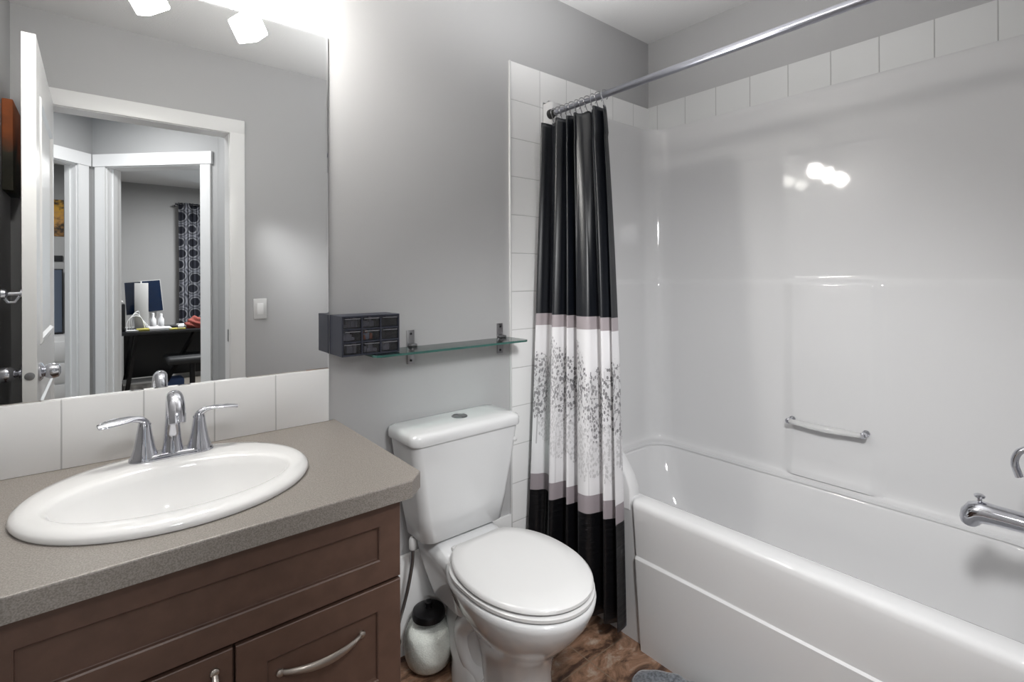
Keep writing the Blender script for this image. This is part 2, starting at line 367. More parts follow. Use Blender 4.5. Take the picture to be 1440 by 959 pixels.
# casing of the bathroom door (inside face) and jamb lining
bm = bmesh.new()
box(bm, DX1-0.004, DX1+0.070, YD, YD+0.0155, 0, DH+0.070, bev=0.004)
box(bm, DX0-0.070, DX0+0.004, YD, YD+0.0155, 0, DH+0.070, bev=0.004)
box(bm, DX0-0.070, DX1+0.070, YD, YD+0.0157, DH-0.004, DH+0.072, bev=0.004)
struct(finish(bm, 'trim_1', 'white_paint'))
bm = bmesh.new()
box(bm, DX1-0.006, DX1+0.001, YD-T, YD+0.001, 0, DH); box(bm, DX0-0.001, DX0+0.006, YD-T, YD+0.001, 0, DH); box(bm, DX0, DX1, YD-T, YD+0.001, DH-0.006, DH+0.001)
tj = struct(finish(bm, 'trim_2', 'white_paint', smooth=False))
bm = bmesh.new(); box(bm, DX1-0.0075, DX1-0.0055, YD-0.045, YD-0.012, 0.93, 0.995); finish(bm, 'strike_plate', 'steel', tj, smooth=False)

# ---------------- hall and rooms seen in the mirror
CX, CY = -0.02, -3.06; Q = math.sqrt(0.5)
def diag(sgn, t, off=0.0):   # point on the diagonal walls; off = thickness away from the hall
    return (CX + sgn*Q*t + sgn*Q*off, CY + Q*t - Q*off)
def dwall(bm, sgn, t0, t1, z0, z1, th0=0.0, th1=0.11):
    if sgn < 0 and th1 > 0.1: th1 -= 0.025
    a, b, c, d = diag(sgn, t0, th0), diag(sgn, t1, th0), diag(sgn, t1, th1), diag(sgn, t0, th1)
    prism(bm, [a, b, c, d], z0, z1)
for sgn, nm, o0, o1, tn in ((1, 'wall_hall_right', 0.105, 0.822, 3), (-1, 'wall_hall_left', 0.112, 0.835, 4)):
    bm = bmesh.new(); E = 0.936
    dwall(bm, sgn, 0, o0, 0, H); dwall(bm, sgn, o1, E, 0, H); dwall(bm, sgn, o0, o1, 2.055, H)
    xe, ye = diag(sgn, E)
    box(bm, min(xe, xe+sgn*0.1), max(xe, xe+sgn*0.1), ye, YD-T, 0, H)
    struct(finish(bm, nm, 'paint_hall', smooth=False))
    bm = bmesh.new()
    dwall(bm, sgn, o0-0.072, o0+0.004, 0, 2.055, -0.015, 0); dwall(bm, sgn, o1-0.004, o1+0.068, 0, 2.055, -0.015, 0)
    dwall(bm, sgn, o0-0.085, o1+0.08, 2.055, 2.14, -0.02, 0)
    dwall(bm, sgn, o0-0.001, o0+0.008, 0, 2.055, 0, 0.112); dwall(bm, sgn, o1-0.008, o1+0.001, 0, 2.055, 0, 0.112); dwall(bm, sgn, o0, o1, 2.047, 2.056, 0, 0.112)
    dwall(bm, sgn, o0+0.008, o0+0.018, 0, 2.047, 0.04, 0.075)
    struct(finish(bm, 'trim_%d' % tn, 'white_paint', smooth=False))
struct(bx('floor_hall', 'carpet', (-3.2, 3.3, -6.4, YD-T, -0.05, 0.0)))
struct(bx('ceiling_hall', 'ceil', (-3.2, 3.3, -6.4, YD, H, H+0.05)))
struct(bx('wall_divider', 'paint_hall', (CX-0.05, CX+0.05, -6.24, CY-0.12, 0, H)))
bm = bmesh.new(); WX0, WX1, WZ0, WZ1 = 1.02, 2.3, 0.85, 2.1
box(bm, 0.03, WX0, -6.34, -6.24, 0, H); box(bm, WX1, 3.2, -6.34, -6.24, 0, H); box(bm, WX0, WX1, -6.34, -6.24, 0, WZ0); box(bm, WX0, WX1, -6.34, -6.24, WZ1, H)
struct(finish(bm, 'wall_office_far', 'paint_hall', smooth=False))
bm = bmesh.new()
for a in ((WX0-.05, WX0, WZ0-.05, WZ1+.05), (WX1, WX1+.05, WZ0-.05, WZ1+.05), (WX0, WX1, WZ0-.05, WZ0), (WX0, WX1, WZ1, WZ1+.05), (1.64, 1.68, WZ0, WZ1)):
    box(bm, a[0], a[1], -6.26, -6.225, a[2], a[3])
w1 = struct(finish(bm, 'window_1', 'white_paint', smooth=False))
bm = bmesh.new(); box(bm, WX0, WX1, -6.302, -6.298, WZ0, WZ1); finish(bm, 'window_pane', thin('window_glass', (0.95, 0.97, 0.97), 0.1), w1, smooth=False)
struct(bx('wall_office_right', 'paint_hall', (3.2, 3.3, -6.34, -2.30, 0, H)))
struct(bx('wall_office_near', 'paint_hall', (0.70, 3.2, -2.40, -2.30, 0, H)))
struct(bx('wall_bedroom_far', 'paint_hall', (-3.2, -0.07, -5.6, -5.5, 0, H)))
struct(bx('wall_bedroom_left', 'paint_hall', (-3.3, -3.2, -5.6, -2.30, 0, H)))
struct(bx('wall_bedroom_near', 'paint_hall', (-3.2, -0.74, -2.40, -2.30, 0, H)))

# ---------------- bathroom door, opened into the room (seen in the mirror)
dx0, dx1, dy0, dy1 = -0.180, -0.146, -1.485, -0.655
bm = bmesh.new()
box(bm, dx0+0.004, dx1-0.004, dy0, dy1, 0.012, 2.045)
for sx, xa in ((1, dx1), (-1, dx0)):
    def fr(y0, y1, z0, z1):
        box(bm, min(xa-sx*0.004, xa), max(xa-sx*0.004, xa), y0, y1, z0, z1)
    fr(dy0, dy0+0.11, 0.012, 2.045); fr(dy1-0.125, dy1, 0.012, 2.045)
    fr(dy0+0.11, dy1-0.125, 1.89, 2.045); fr(dy0+0.11, dy1-0.125, 0.012, 0.20); fr(dy0+0.11, dy1-0.125, 0.865, 1.045)
    for z0, z1 in ((0.20, 0.865), (1.045, 1.89)):     # raised moulding
        y0, y1 = dy0+0.11, dy1-0.125
        rings = []
        for off, h in ((0.0, 0.0), (0.010, 0.009), (0.022, 0.009), (0.032, 0.0)):
            x = xa - sx*0.004 + sx*h
            rings.append([(x, y0+off, z0+off), (x, y1-off, z0+off), (x, y1-off, z1-off), (x, y0+off, z1-off)])
        loft(bm, rings, cap0=False, cap1=False)
d1 = struct(finish(bm, 'door_1', 'white_paint', smooth=False))
def knob(sx, xa, y, z, name, L_=0.055, r=0.025):
    bm = bmesh.new()
    pr = [(0.0295, 0), (0.030, 0.004), (0.024, 0.010), (0.011, 0.014), (0.010, L_-0.02), (0.018, L_-0.012), (r, L_), (r*1.02, L_+0.012), (r*0.85, L_+0.024), (r*0.4, L_+0.029)]
    lathe(bm, [(a, sx*b) for a, b in pr], (xa, y, z), 'x', 28)
    return finish(bm, name, 'chrome', d1)
knob(1, dx1, -0.725, 0.965, 'door_knob', 0.025); knob(-1, dx0, -0.725, 0.965, 'door_knob', 0.036)
bm = bmesh.new(); lathe(bm, [(0.0125, dy1-0.001), (0.0125, dy1+0.0015), (0.011, dy1+0.0022)], ((dx0+dx1)/2, 0, 0.962), 'y', 24); finish(bm, 'latch_plate', 'steel', d1)
bm = bmesh.new(); lathe(bm, [(0.016, 0), (0.016, -0.006), (0.007, -0.008), (0.0065, -0.035), (0.015, -0.041), (0.017, -0.050), (0.012, -0.058)], (dx0, -0.70, 1.222), 'x', 20)
tube(bm, [(dx0-0.008, -0.70, 1.215), (dx0-0.02, -0.70, 1.195), (dx0-0.035, -0.70, 1.195), (dx0-0.042, -0.70, 1.208)], 0.005)
finish(bm, 'robe_hook', 'chrome', d1)

# ================================================================== TUB AND SURROUND
TX0, TX1 = 1.43, 2.188
tub = thing('bathtub_shower_unit', 'glossy white one-piece bathtub and shower surround filling the alcove', 'bathtub', (1.81, -0.76, 0))
# apron with a raised main panel and its rounded rim
bm = bmesh.new()
zs = [0.0, 0.02, 0.10, 0.20, 0.300, 0.3045, 0.309, 0.313, 0.36, 0.43, 0.468]
def ystep(z): return -0.462 - 0.037*(1 - z/0.494)
rows = []
for z in zs:
    ys = ystep(z); out = 0.0 if z > 0.305 else -0.008
    if z < 0.03: out = -0.008
    row = [(1.45 if y_ > ys - 0.001 else 1.43 + out, y_, z) for y_ in ()]
    row = [(1.446, -0.012, z), (1.446, ys + 0.012, z), (1.444, ys + 0.006, z), (TX0+out+0.004, ys - 0.001, z), (TX0+out, ys - 0.008, z), (TX0+out, -1.0, z), (TX0+out, -1.512, z)]
    rows.append(row)
for dz, din in ((0.480, 0.002), (0.489, 0.008), (0.494, 0.018)):
    ys = -0.462
    rows.append([(1.446+din, -0.012, dz), (1.446+din, ys+0.012, dz), (1.444+din, ys+0.006, dz), (TX0+din+0.002, ys-0.001, dz), (TX0+din, ys-0.008, dz), (TX0+din, -1.0, dz), (TX0+din, -1.512, dz)])
for x, z in ((1.500, 0.4925), (1.512, 0.489), (1.521, 0.478), (1.525, 0.455)):
    rows.append([(x, -0.012, z), (x, -0.45, z), (x, -0.456, z), (x, -0.463, z), (x, -0.470, z), (x, -1.0, z), (x, -1.512, z)])
loft(bm, rows, closed=False, cap0=False, cap1=False)
finish(bm, 'apron', 'acrylic', tub, angle=60)
# basin
bm = bmesh.new(); rings = []
for (x0, x1, y0, y1, r_, z) in ((1.515, 2.150, -1.462, -0.052, 0.09, 0.474), (1.522, 2.128, -1.445, -0.085, 0.10, 0.468), (1.532, 2.118, -1.435, -0.10, 0.11, 0.450), (1.55, 2.10, -1.41, -0.135, 0.13, 0.30),
                                (1.575, 2.075, -1.385, -0.20, 0.14, 0.18), (1.61, 2.04, -1.35, -0.26, 0.13, 0.125), (1.68, 1.97, -1.27, -0.36, 0.10, 0.110)):
    rings.append(rrect((x0+x1)/2, (y0+y1)/2, (x1-x0)/2, (y1-y0)/2, r_, z, 10))
loft(bm, rings, cap0=False)
finish(bm, 'basin', 'acrylic', tub, angle=60)
# surround walls: U loft
def uline(ins, z, r_=0.10, tower=0.0):
    xb = 2.168 - ins; ye = -0.045 - ins; yf = -1.475 + ins; pts = [(1.445, ye, z)]
    pts.append((1.60, ye, z)); pts.append((xb-r_-0.1, ye, z)); pts.append((xb-r_-0.012, ye, z))
    for i in range(9):
        a = PI/2 - PI/2*i/8; pts.append((xb-r_+r_*math.cos(a), ye-r_+r_*math.sin(a), z))
    for y_, k in ((-0.158, 0), (-0.40, 0), (-0.66, 0), (-0.68, 0.15), (-0.70, .85), (-0.715, 1), (-0.84, 1), (-0.965, 1), (-0.98, .85), (-1.0, .15), (-1.02, 0), (-1.2, 0), (-1.365, 0)):
        pts.append((xb - tower*k, y_, z))
    for i in range(9):
        a = -PI/2*i/8; pts.append((xb-r_+r_*math.cos(a), yf+r_+r_*math.sin(a), z))
    pts.append((1.445, yf, z)); return pts
bm = bmesh.new()
lv = [(2.0, -0.018, 0), (2.0, -0.004, 0), (1.992, 0.0, 0), (1.975, 0.0, 0), (1.60, 0, 0), (1.275, 0.0, 0), (1.262, 0.0, 0), (1.254, 0.001, 0.004), (1.248, 0.003, 0.010), (1.240, 0.005, 0.014), (1.232, 0.006, 0.015), (0.90, 0.008, .015), (0.56, 0.010, .015),
      (0.530, 0.012, .017), (0.512, 0.013, .024), (0.500, 0.014, .028), (0.488, 0.017, .026), (0.482, 0.020, .014), (0.478, 0.030, 0.008), (0.474, 0.046, 0), (0.462, 0.048, 0)]
loft(bm, [uline(i_, z, 0.10, t_) for z, i_, t_ in lv], closed=False, cap0=False, cap1=False)
finish(bm, 'surround_wall', 'acrylic', tub, angle=50)
# front flanges: curved wing at the back end, straight column at the tap end
def flange(yb, edge, name):
    bm = bmesh.new(); rings = []
    for z, ye in edge:
        s = 1 if ye < yb else -1; w = 0.006
        rings.append([(1.444, yb, z), (1.444, ye+s*w, z), (1.447, ye+s*w*0.3, z), (1.455, ye, z), (1.492, ye, z), (1.498, ye+s*w, z), (1.498, yb, z)])
    loft(bm, rings); return finish(bm, name, 'acrylic', tub, angle=50)
flange(-0.002, [(0.0, -0.05), (0.44, -0.05), (0.45, -0.448), (0.52, -0.446), (0.56, -0.43), (0.62, -0.385), (0.72, -0.30), (0.85, -0.22), (1.05, -0.15), (1.3, -0.105), (1.6, -0.075), (1.9, -0.062), (1.985, -0.060), (1.992, -0.058)], 'flange')
flange(-1.516, [(0.0, -1.47), (1.985, -1.47), (1.992, -1.472)], 'flange')

# tap-end fittings
sp_ = thing('tub_spout', 'chrome tub spout with a pull-up diverter knob over the tub', 'faucet', (1.81, -1.475, 0.62))
bm = bmesh.new()
pts = [(1.81, -1.47, 0.640), (1.81, -1.40, 0.640), (1.81, -1.335, 0.641), (1.81, -1.312, 0.641), (1.81, -1.298, 0.636), (1.81, -1.290, 0.626), (1.81, -1.285, 0.612), (1.81, -1.283, 0.604)]
tube(bm, pts, [(0.024, 0.027), (0.024, 0.027), (0.026, 0.028), (0.029, 0.028), (0.029, 0.028), (0.026, 0.027), (0.022, 0.026), (0.017, 0.024)], 24)
lathe(bm, [(0.036, -1.474), (0.036, -1.466), (0.029, -1.462)], (1.81, 0, 0.640), 'y', 28)
spo = finish(bm, 'spout_body', 'chrome', sp_, angle=50)
bm = bmesh.new(); lathe(bm, [(0.005, 0.655), (0.005, 0.676), (0.011, 0.679), (0.012, 0.684), (0.006, 0.688)], (1.81, -1.305, 0), 'z', 18); finish(bm, 'diverter_knob', 'chrome', sp_)
vl = thing('tub_valve_lever', 'curved chrome lever of the tub mixer valve at right edge', 'faucet', (1.81, -1.475, 0.83))
bm = bmesh.new(); lathe(bm, [(0.075, -1.474), (0.074, -1.468), (0.030, -1.458), (0.026, -1.45), (0.024, -1.43), (0.018, -1.425)], (1.81, 0, 0.822), 'y', 36); finish(bm, 'valve_body', 'chrome', vl)
bm = bmesh.new(); tube(bm, smoothpts([(1.81, -1.45, 0.828), (1.81, -1.415, 0.829), (1.81, -1.386, 0.824), (1.81, -1.374, 0.806), (1.81, -1.372, 0.785), (1.81, -1.377, 0.766), (1.81, -1.380, 0.756)], 4),
     [0.010]*8 + [(0.008, 0.011)]*8 + [(0.0085, 0.014)]*9, 14); finish(bm, 'lever', 'chrome', vl)
gb = thing('grab_bar', 'short clear grab bar with chrome ends on the tub wall', 'grab bar', (2.15, -0.825, 0.70))
xw = 2.168-0.009-0.015
bm = bmesh.new(); tube(bm, [(xw-0.042, -0.712, 0.700), (xw-0.042, -0.78, 0.697), (xw-0.042, -0.83, 0.696), (xw-0.042, -0.88, 0.697), (xw-0.042, -0.955, 0.700)], [0.009, 0.012, 0.013, 0.012, 0.009], 18); finish(bm, 'bar', 'acrylic_clear', gb)
for y_ in (-0.708, -0.958):
    bm = bmesh.new(); lathe(bm, [(0.012, xw+0.002), (0.012, xw-0.006), (0.007, xw-0.012), (0.007, xw-0.034), (0.0105, xw-0.037), (0.0105, xw-0.046), (0.006, xw-0.050)], (0, y_, 0.700), 'x', 22); finish(bm, 'post', 'chrome', gb)

# ================================================================== SHOWER ROD, RINGS, CURTAIN
RX, RZ = 1.432, 1.934
rod = thing('shower_rod', 'long chrome tension shower rod spanning the tub alcove', 'shower rod', (RX, -0.76, RZ))
bm = bmesh.new(); lathe(bm, [(0.0125, -1.462), (0.0125, -0.31), (0.0118, -0.309), (0.0105, -0.308), (0.0105, -0.075)], (RX, 0, RZ), 'y', 24); finish(bm, 'rod_tube', mat('satin_chrome', (165, 166, 174), 0.3, metal=1), rod)
for a, b in ((-0.0605, 1), (-1.469, -1)):
    bm = bmesh.new(); lathe(bm, [(0.019, a), (0.0195, a-b*0.010), (0.0145, a-b*0.014), (0.0140, a-b*0.028), (0.011, a-b*0.031)], (RX, 0, RZ), 'y', 24); finish(bm, 'rod_cap', 'rubber', rod)
NR = 11
def ring_y(k): return -0.085 - 0.262*(k/(NR-1))**1.05
def cw(u):   # uneven spacing of folds
    return u + 0.018*math.sin(2*PI*u*1.7+0.6)
bm = bmesh.new()
pts = [(0.0185*math.cos(a), 0, 0.004+0.0185*math.sin(a)) for a in [math.radians(-50+i*14) for i in range(21)]] + [(-0.004, 0, -0.030), (0.002, 0, -0.038), (0.006, 0, -0.034)]
tube(bm, pts, 0.0016, 6)
ring0 = finish(bm, 'shower_ring', 'steel'); ring0.location = (RX, ring_y(0), RZ-0.004)
tag(ring0, 'thin steel wire ring hanging the dark curtain from the chrome rod', 'curtain ring', 'curtain rings on the shower rod')
for k in range(1, NR):
    c = ring0.copy(); COL.objects.link(c); c.location = (RX, ring_y(k), RZ-0.004); c.rotation_euler = (0, 0, random.uniform(-.25, .25))

NU, NZ = 300, 110
bm = bmesh.new(); uvl = bm.loops.layers.uv.new('UVMap'); grid = []
ztop, zbot = 1.895, 0.09
def fold(u, s):
    # deep gathered pleats: s=0 top, 1 bottom
    u2 = cw(u); ph = 0.55*math.sin(3.1*s+5*u) * s
    u3 = u2 + 0.045*math.sin(2*PI*u2*1.9 + 1.0 + 1.3*s)
    a = math.sin(2*PI*u3*5.0 + 0.4 + ph)
    b = math.sin(2*PI*u3*13.0 + 1.9*s + 1.2)
    c = math.sin(2*PI*u2*2.6 + 2.2*s + 2.0)
    sharp = math.copysign(abs(a)**0.75, a)
    return (0.020+0.008*s)*sharp + 0.004*b*(0.4+math.sin(9*u)**2) + (0.003+0.010*s)*c
for j in range(NZ+1):
    s = j/NZ; row = []
    for i in range(NU+1):
        u = i/NU
        z = ztop + (zbot + 0.012*math.sin(u*5+1) - ztop)*s
        if s < 0.03: z -= 0.006*(1-s/0.03)*(1-math.cos(2*PI*u*(NR-1)))*0.5
        xa, ya = 1.412 - 0.092*s**1.1, -0.052
        xb_, yb_ = 1.425 - 0.055*s**1.2, -0.345 - 0.145*s**0.85
        if s < 0.06: yb_ -= 0.004
        w = u + 0.018*math.sin(2*PI*u*6+1.0+2*s)       # folds overlap sideways a little
        x = xa + (xb_-xa)*w; y = ya + (yb_-ya)*w
        x -= fold(u, s); y += 0.010*math.sin(2*PI*cw(u)*6+1.7+0.8*s)*(0.6+0.5*s)
        y = min(y, -0.018); x = min(x, 1.4385 if z < 0.58 else 1.47)
        if z < 0.6: x = min(x, 1.419)
        row.append(bm.verts.new((x, y, z)))
    grid.append(row)
for j in range(NZ):
    for i in range(NU):
        f = bm.faces.new((grid[j][i], grid[j][i+1], grid[j+1][i+1], grid[j+1][i]))
        for lp, (a, b) in zip(f.loops, ((j, i), (j, i+1), (j+1, i+1), (j+1, i))):
            u = b/NU; z = grid[a][b].co.z
            lp[uvl].uv = (u*1.30, z + 0.030*(u-0.5)*(1-a/NZ)*0 )
cur = finish(bm, 'shower_curtain', 'curtain', angle=180)
sd = cur.modifiers.new('thickness', 'SOLIDIFY'); sd.thickness = 0.0012
tag(cur, 'black, mauve and white shower curtain with printed leafy trees, gathered on the rod', 'shower curtain')

# ================================================================== MIRROR, BACKSPLASH, COUNTER, VANITY
mir = thing('mirror', 'large frameless wall mirror above the tiled backsplash', 'mirror', (0.13, 0, 1.5))
bm = bmesh.new(); box(bm, XL+0.004, 0.547, -0.0050, -0.0008, 0.992, 2.003); finish(bm, 'backing', 'mirror_edge', mir, smooth=False)
bm = bmesh.new(); x0, x1, z0, z1 = XL+0.004, 0.5475, 0.9915, 2.0035
loft(bm, [[(x0+o, y_, z0+o), (x1-o, y_, z0+o), (x1-o, y_, z1-o), (x0+o, y_, z1-o)] for o, y_ in ((0.0, -0.0051), (0.004, -0.0060))], cap0=False)
finish(bm, 'mirror_glass', 'mirror', mir, smooth=False)
spl = bx('backsplash', 'tile_splash', (XL+0.002, 0.547, -0.0085, -0.0005, 0.8335, 0.9912), bev=0.0012)
tag(spl, 'row of glossy white square tiles between mirror and counter', 'backsplash')
CT = 0.833
poly = [(XL+0.002, -0.001), (0.568, -0.001), (0.562, -0.540), (0.522, -0.578), (XL+0.002, -0.578)]
scx, scy, sa, sb = 0.131, -0.29, 0.253, 0.2255
bm = bmesh.new(); NC = 120
def hitpoly(t, ins=0.0):
    d = Vector((math.cos(t), math.sin(t))); c = Vector((scx, scy)); best = None
    for i in range(len(poly)):
        a, b = Vector(poly[i]), Vector(poly[(i+1) % len(poly)]); e_ = b-a; den = d.x*e_.y - d.y*e_.x
        if abs(den) < 1e-9: continue
        s_ = ((a-c).x*e_.y - (a-c).y*e_.x)/den; q = ((a-c).x*d.y - (a-c).y*d.x)/den
        if s_ > 0 and -1e-6 <= q <= 1+1e-6 and (best is None or s_ < best): best = s_
    return c + d*best
ang = [2*PI*i/NC for i in range(NC)]
for p in poly:
    t = math.atan2(p[1]-scy, p[0]-scx) % (2*PI); k = min(range(NC), key=lambda i: abs((ang[i]-t+PI) % (2*PI)-PI)); ang[k] = t
outer = [hitpoly(t) for t in ang]
cen = Vector((0.14, -0.29))
def shr(p, d): return (p.x - d*(1 if p.x > 0.5 else (-0 if p.x < -0.2 else 0)), p.y + d*(1 if p.y < -0.53 else 0))
hole = [(scx+0.94*sa*math.cos(t), scy+0.94*sb*math.sin(t)) for t in ang]
loft(bm, [[(*h, CT-0.038) for h in hole], [(*h, CT) for h in hole], [(*shr(p, 0.003), CT) for p in outer], [(*shr(p, 0.001), CT-0.0008) for p in outer], [(p.x, p.y, CT-0.003) for p in outer], [(p.x, p.y, CT-0.038) for p in outer], [(*h, CT-0.038) for h in hole]], cap0=False, cap1=False)
ct = finish(bm, 'countertop', 'counter', smooth=False)
tag(ct, 'grey-brown speckled laminate countertop with a clipped corner holding the sink', 'countertop')

van = thing('vanity_cabinet', 'dark espresso bathroom vanity cabinet with shaker fronts under the counter', 'cabinet', (0.12, -0.28, 0))
bm = bmesh.new(); VX0, VX1, VY = XL+0.004, 0.507, -0.537; VT = CT-0.0385
box(bm, VX1-0.018, VX1, VY, -0.001, 0, VT); box(bm, VX0, VX0+0.018, VY, -0.001, 0, VT); box(bm, VX0+0.018, VX1-0.018, VY, -0.001, 0.10, 0.118); box(bm, VX0+0.018, VX1-0.018, -0.010, -0.001, 0.118, VT)
box(bm, VX0+0.018, VX1-0.018, VY, VY+0.018, VT-0.04, VT); box(bm, VX0+0.018, VX1-0.018, VY, VY+0.018, 0.60, 0.65); box(bm, 0.165, 0.200, VY, VY+0.018, 0.118, 0.60)
box(bm, VX0+0.018, VX1-0.018, VY+0.06, VY+0.075, 0, 0.10)
finish(bm, 'cabinet_body', 'wood', van, smooth=False)
def shaker(x0, x1, z0, z1, name, st=0.050):
    yb, yf = VY-0.001, VY-0.020; bm = bmesh.new()
    def R(o, y_): return [(x0+o, y_, z0+o), (x1-o, y_, z0+o), (x1-o, y_, z1-o), (x0+o, y_, z1-o)]
    loft(bm, [R(0, yb), R(0, yf+0.0015), R(0.0015, yf), R(st, yf), R(st+0.0025, yf+0.002), R(st+0.003, yf+0.0085), R(st+0.004, yf+0.009)])
    return sub(finish(bm, name, 'wood', van, smooth=False))
shaker(-0.14, 0.504, 0.627, 0.792, 'false_front', 0.046)
shaker(VX0+0.002, -0.144, 0.627, 0.792, 'false_front', 0.03)
fy = VY-0.020
def pull(a, b, parent):     # bowed handle between two points on the front
    bm = bmesh.new(); A, B = Vector(a), Vector(b); out = Vector((0, -1, 0))
    P_ = []; R_ = []
    for i in range(17):
        t = i/16; h = 0.030*math.sin(PI*t)**0.7 if 0 < t < 1 else 0
        P_.append(A.lerp(B, t) + out*(h-0.002)); R_.append((0.0035+0.0012*math.sin(PI*t), 0.005+0.0035*math.sin(PI*t)))
    tube(bm, P_, R_, 12, up=(0, -1, 0))
    for q in (A, B): lathe(bm, [(0.0075, q.y+0.001), (0.007, q.y-0.004), (0.004, q.y-0.006)], (q.x, 0, q.z), 'y', 14)
    h_ = finish(bm, 'handle', 'nickel', parent); return h_
for z0, z1 in ((0.375, 0.620), (0.118, 0.371)):
    dr = shaker(0.187, 0.504, z0, z1, 'drawer')
    pull((0.262, fy+0.0085, (z0+z1)/2+0.035), (0.420, fy+0.0085, (z0+z1)/2+0.035), dr)
do = shaker(-0.14, 0.182, 0.118, 0.620, 'cabinet_door'); pull((0.154, fy, 0.592), (0.154, fy, 0.46), do)
do = shaker(VX0+0.002, -0.144, 0.118, 0.620, 'cabinet_door', 0.03)

# ---------------- sink
snk = thing('sink', 'white oval drop-in sink set in the counter', 'sink', (scx, scy, CT))
bm = bmesh.new(); rings = []
for a, b, cy, z in ((0.240, 0.212, scy, CT-0.03), (0.246, 0.218, scy, CT+0.0005), (0.253, 0.2255, scy, CT+0.0008), (0.2555, 0.228, scy, CT+0.006), (0.252, 0.2245, scy, CT+0.013), (0.243, 0.216, scy, CT+0.0185), (0.230, 0.200, scy-0.004, CT+0.021),
                    (0.214, 0.156, scy-0.030, CT+0.021), (0.207, 0.142, scy-0.038, CT+0.0195), (0.201, 0.136, scy-0.038, CT+0.014), (0.195, 0.131, scy-0.038, CT-0.002), (0.182, 0.121, scy-0.036, CT-0.045), (0.158, 0.105, scy-0.034, CT-0.090), (0.118, 0.078, scy-0.032, CT-0.122), (0.070, 0.048, scy-0.030, CT-0.134), (0.022, 0.022, scy-0.030, CT-0.137)):
    rings.append([(scx+a*math.cos(2*PI*i/72), cy+b*math.sin(2*PI*i/72), z) for i in range(72)])
loft(bm, rings, cap0=False); finish(bm, 'basin', 'sink_white', snk, angle=60)
bm = bmesh.new(); lathe(bm, [(0.024, CT-0.137), (0.024, CT-0.133), (0.019, CT-0.132), (0.018, CT-0.130), (0.008, CT-0.127)], (scx, scy-0.03, 0)); finish(bm, 'drain', 'chrome', snk)

# ---------------- faucet
fz = CT+0.020; fx, fyy = 0.137, -0.128
fa = thing('faucet', 'chrome two-handle faucet with wing levers at the back of the sink', 'faucet', (fx, fyy, fz))
bm = bmesh.new()
def stad(hx, hy, z):     # stadium shape pinched at the middle
    pts = []
    for i in range(64):
        t = 2*PI*i/64; c_, s_ = math.cos(t), math.sin(t)
        x = hx*math.copysign(abs(c_)**0.75, c_); k = 0.80+0.20*min(1, (abs(x)/hx*1.4)**2)
        pts.append((fx+x, fyy+hy*k*math.copysign(abs(s_)**0.8, s_), z))
    return pts
loft(bm, [stad(0.083, 0.030, fz-0.002), stad(0.083, 0.030, fz+0.006), stad(0.080, 0.0275, fz+0.011), stad(0.074, 0.022, fz+0.013)]); finish(bm, 'base_plate', 'chrome', fa, angle=50)
bm = bmesh.new()
sp1 = smoothpts([(fx, fyy, fz+0.010), (fx, fyy, fz+0.045), (fx, fyy-0.002, fz+0.085), (fx, fyy-0.006, fz+0.115), (fx, fyy-0.022, fz+0.138), (fx, fyy-0.045, fz+0.143), (fx, fyy-0.068, fz+0.132), (fx, fyy-0.083, fz+0.112), (fx, fyy-0.090, fz+0.094)], 4)
rr_ = [0.0225, 0.0170, 0.0145, 0.0140, 0.0150, 0.0165, 0.0175, 0.0175, 0.0165]
rad = []
for i in range(len(sp1)):
    q = i/4; k = min(int(q), 7); rad.append(rr_[k]+(rr_[k+1]-rr_[k])*(q-k))
tube(bm, sp1, rad, 24, up=(1, 0, 0)); finish(bm, 'spout', 'chrome', fa, angle=60)
for sx in (-1, 1):
    hx_ = fx+sx*0.0535; bm = bmesh.new()
    lathe(bm, [(0.0265, fz+0.008), (0.0255, fz+0.014), (0.0205, fz+0.030), (0.0165, fz+0.052), (0.0135, fz+0.072), (0.0120, fz+0.084), (0.0085, fz+0.091)], (hx_, fyy, 0), 'z', 28)
    hb = sub(finish(bm, 'handle', 'chrome', fa, angle=60))
    bm = bmesh.new()
    dy = -0.022 if sx < 0 else -0.004
    pp = smoothpts([(hx_+sx*-0.004, fyy, fz+0.078), (hx_+sx*0.004, fyy, fz+0.092), (hx_+sx*0.022, fyy+dy*0.3, fz+0.099), (hx_+sx*0.045, fyy+dy*0.7, fz+0.100), (hx_+sx*0.068, fyy+dy, fz+0.098), (hx_+sx*0.082, fyy+dy*1.2, fz+0.095)], 4)
    n_ = len(pp); R_ = []
    for i in range(n_):
        t = i/(n_-1); R_.append((0.0105-0.0070*min(1, t*2.0)+0.0003, 0.0105-0.0018*min(1, t*3) + 0.0055*max(0, math.sin(PI*max(0, (t-0.35)/0.65)))))
    tube(bm, pp, R_, 18, up=(0, 0, 1)); finish(bm, 'lever', 'chrome', hb, angle=60)

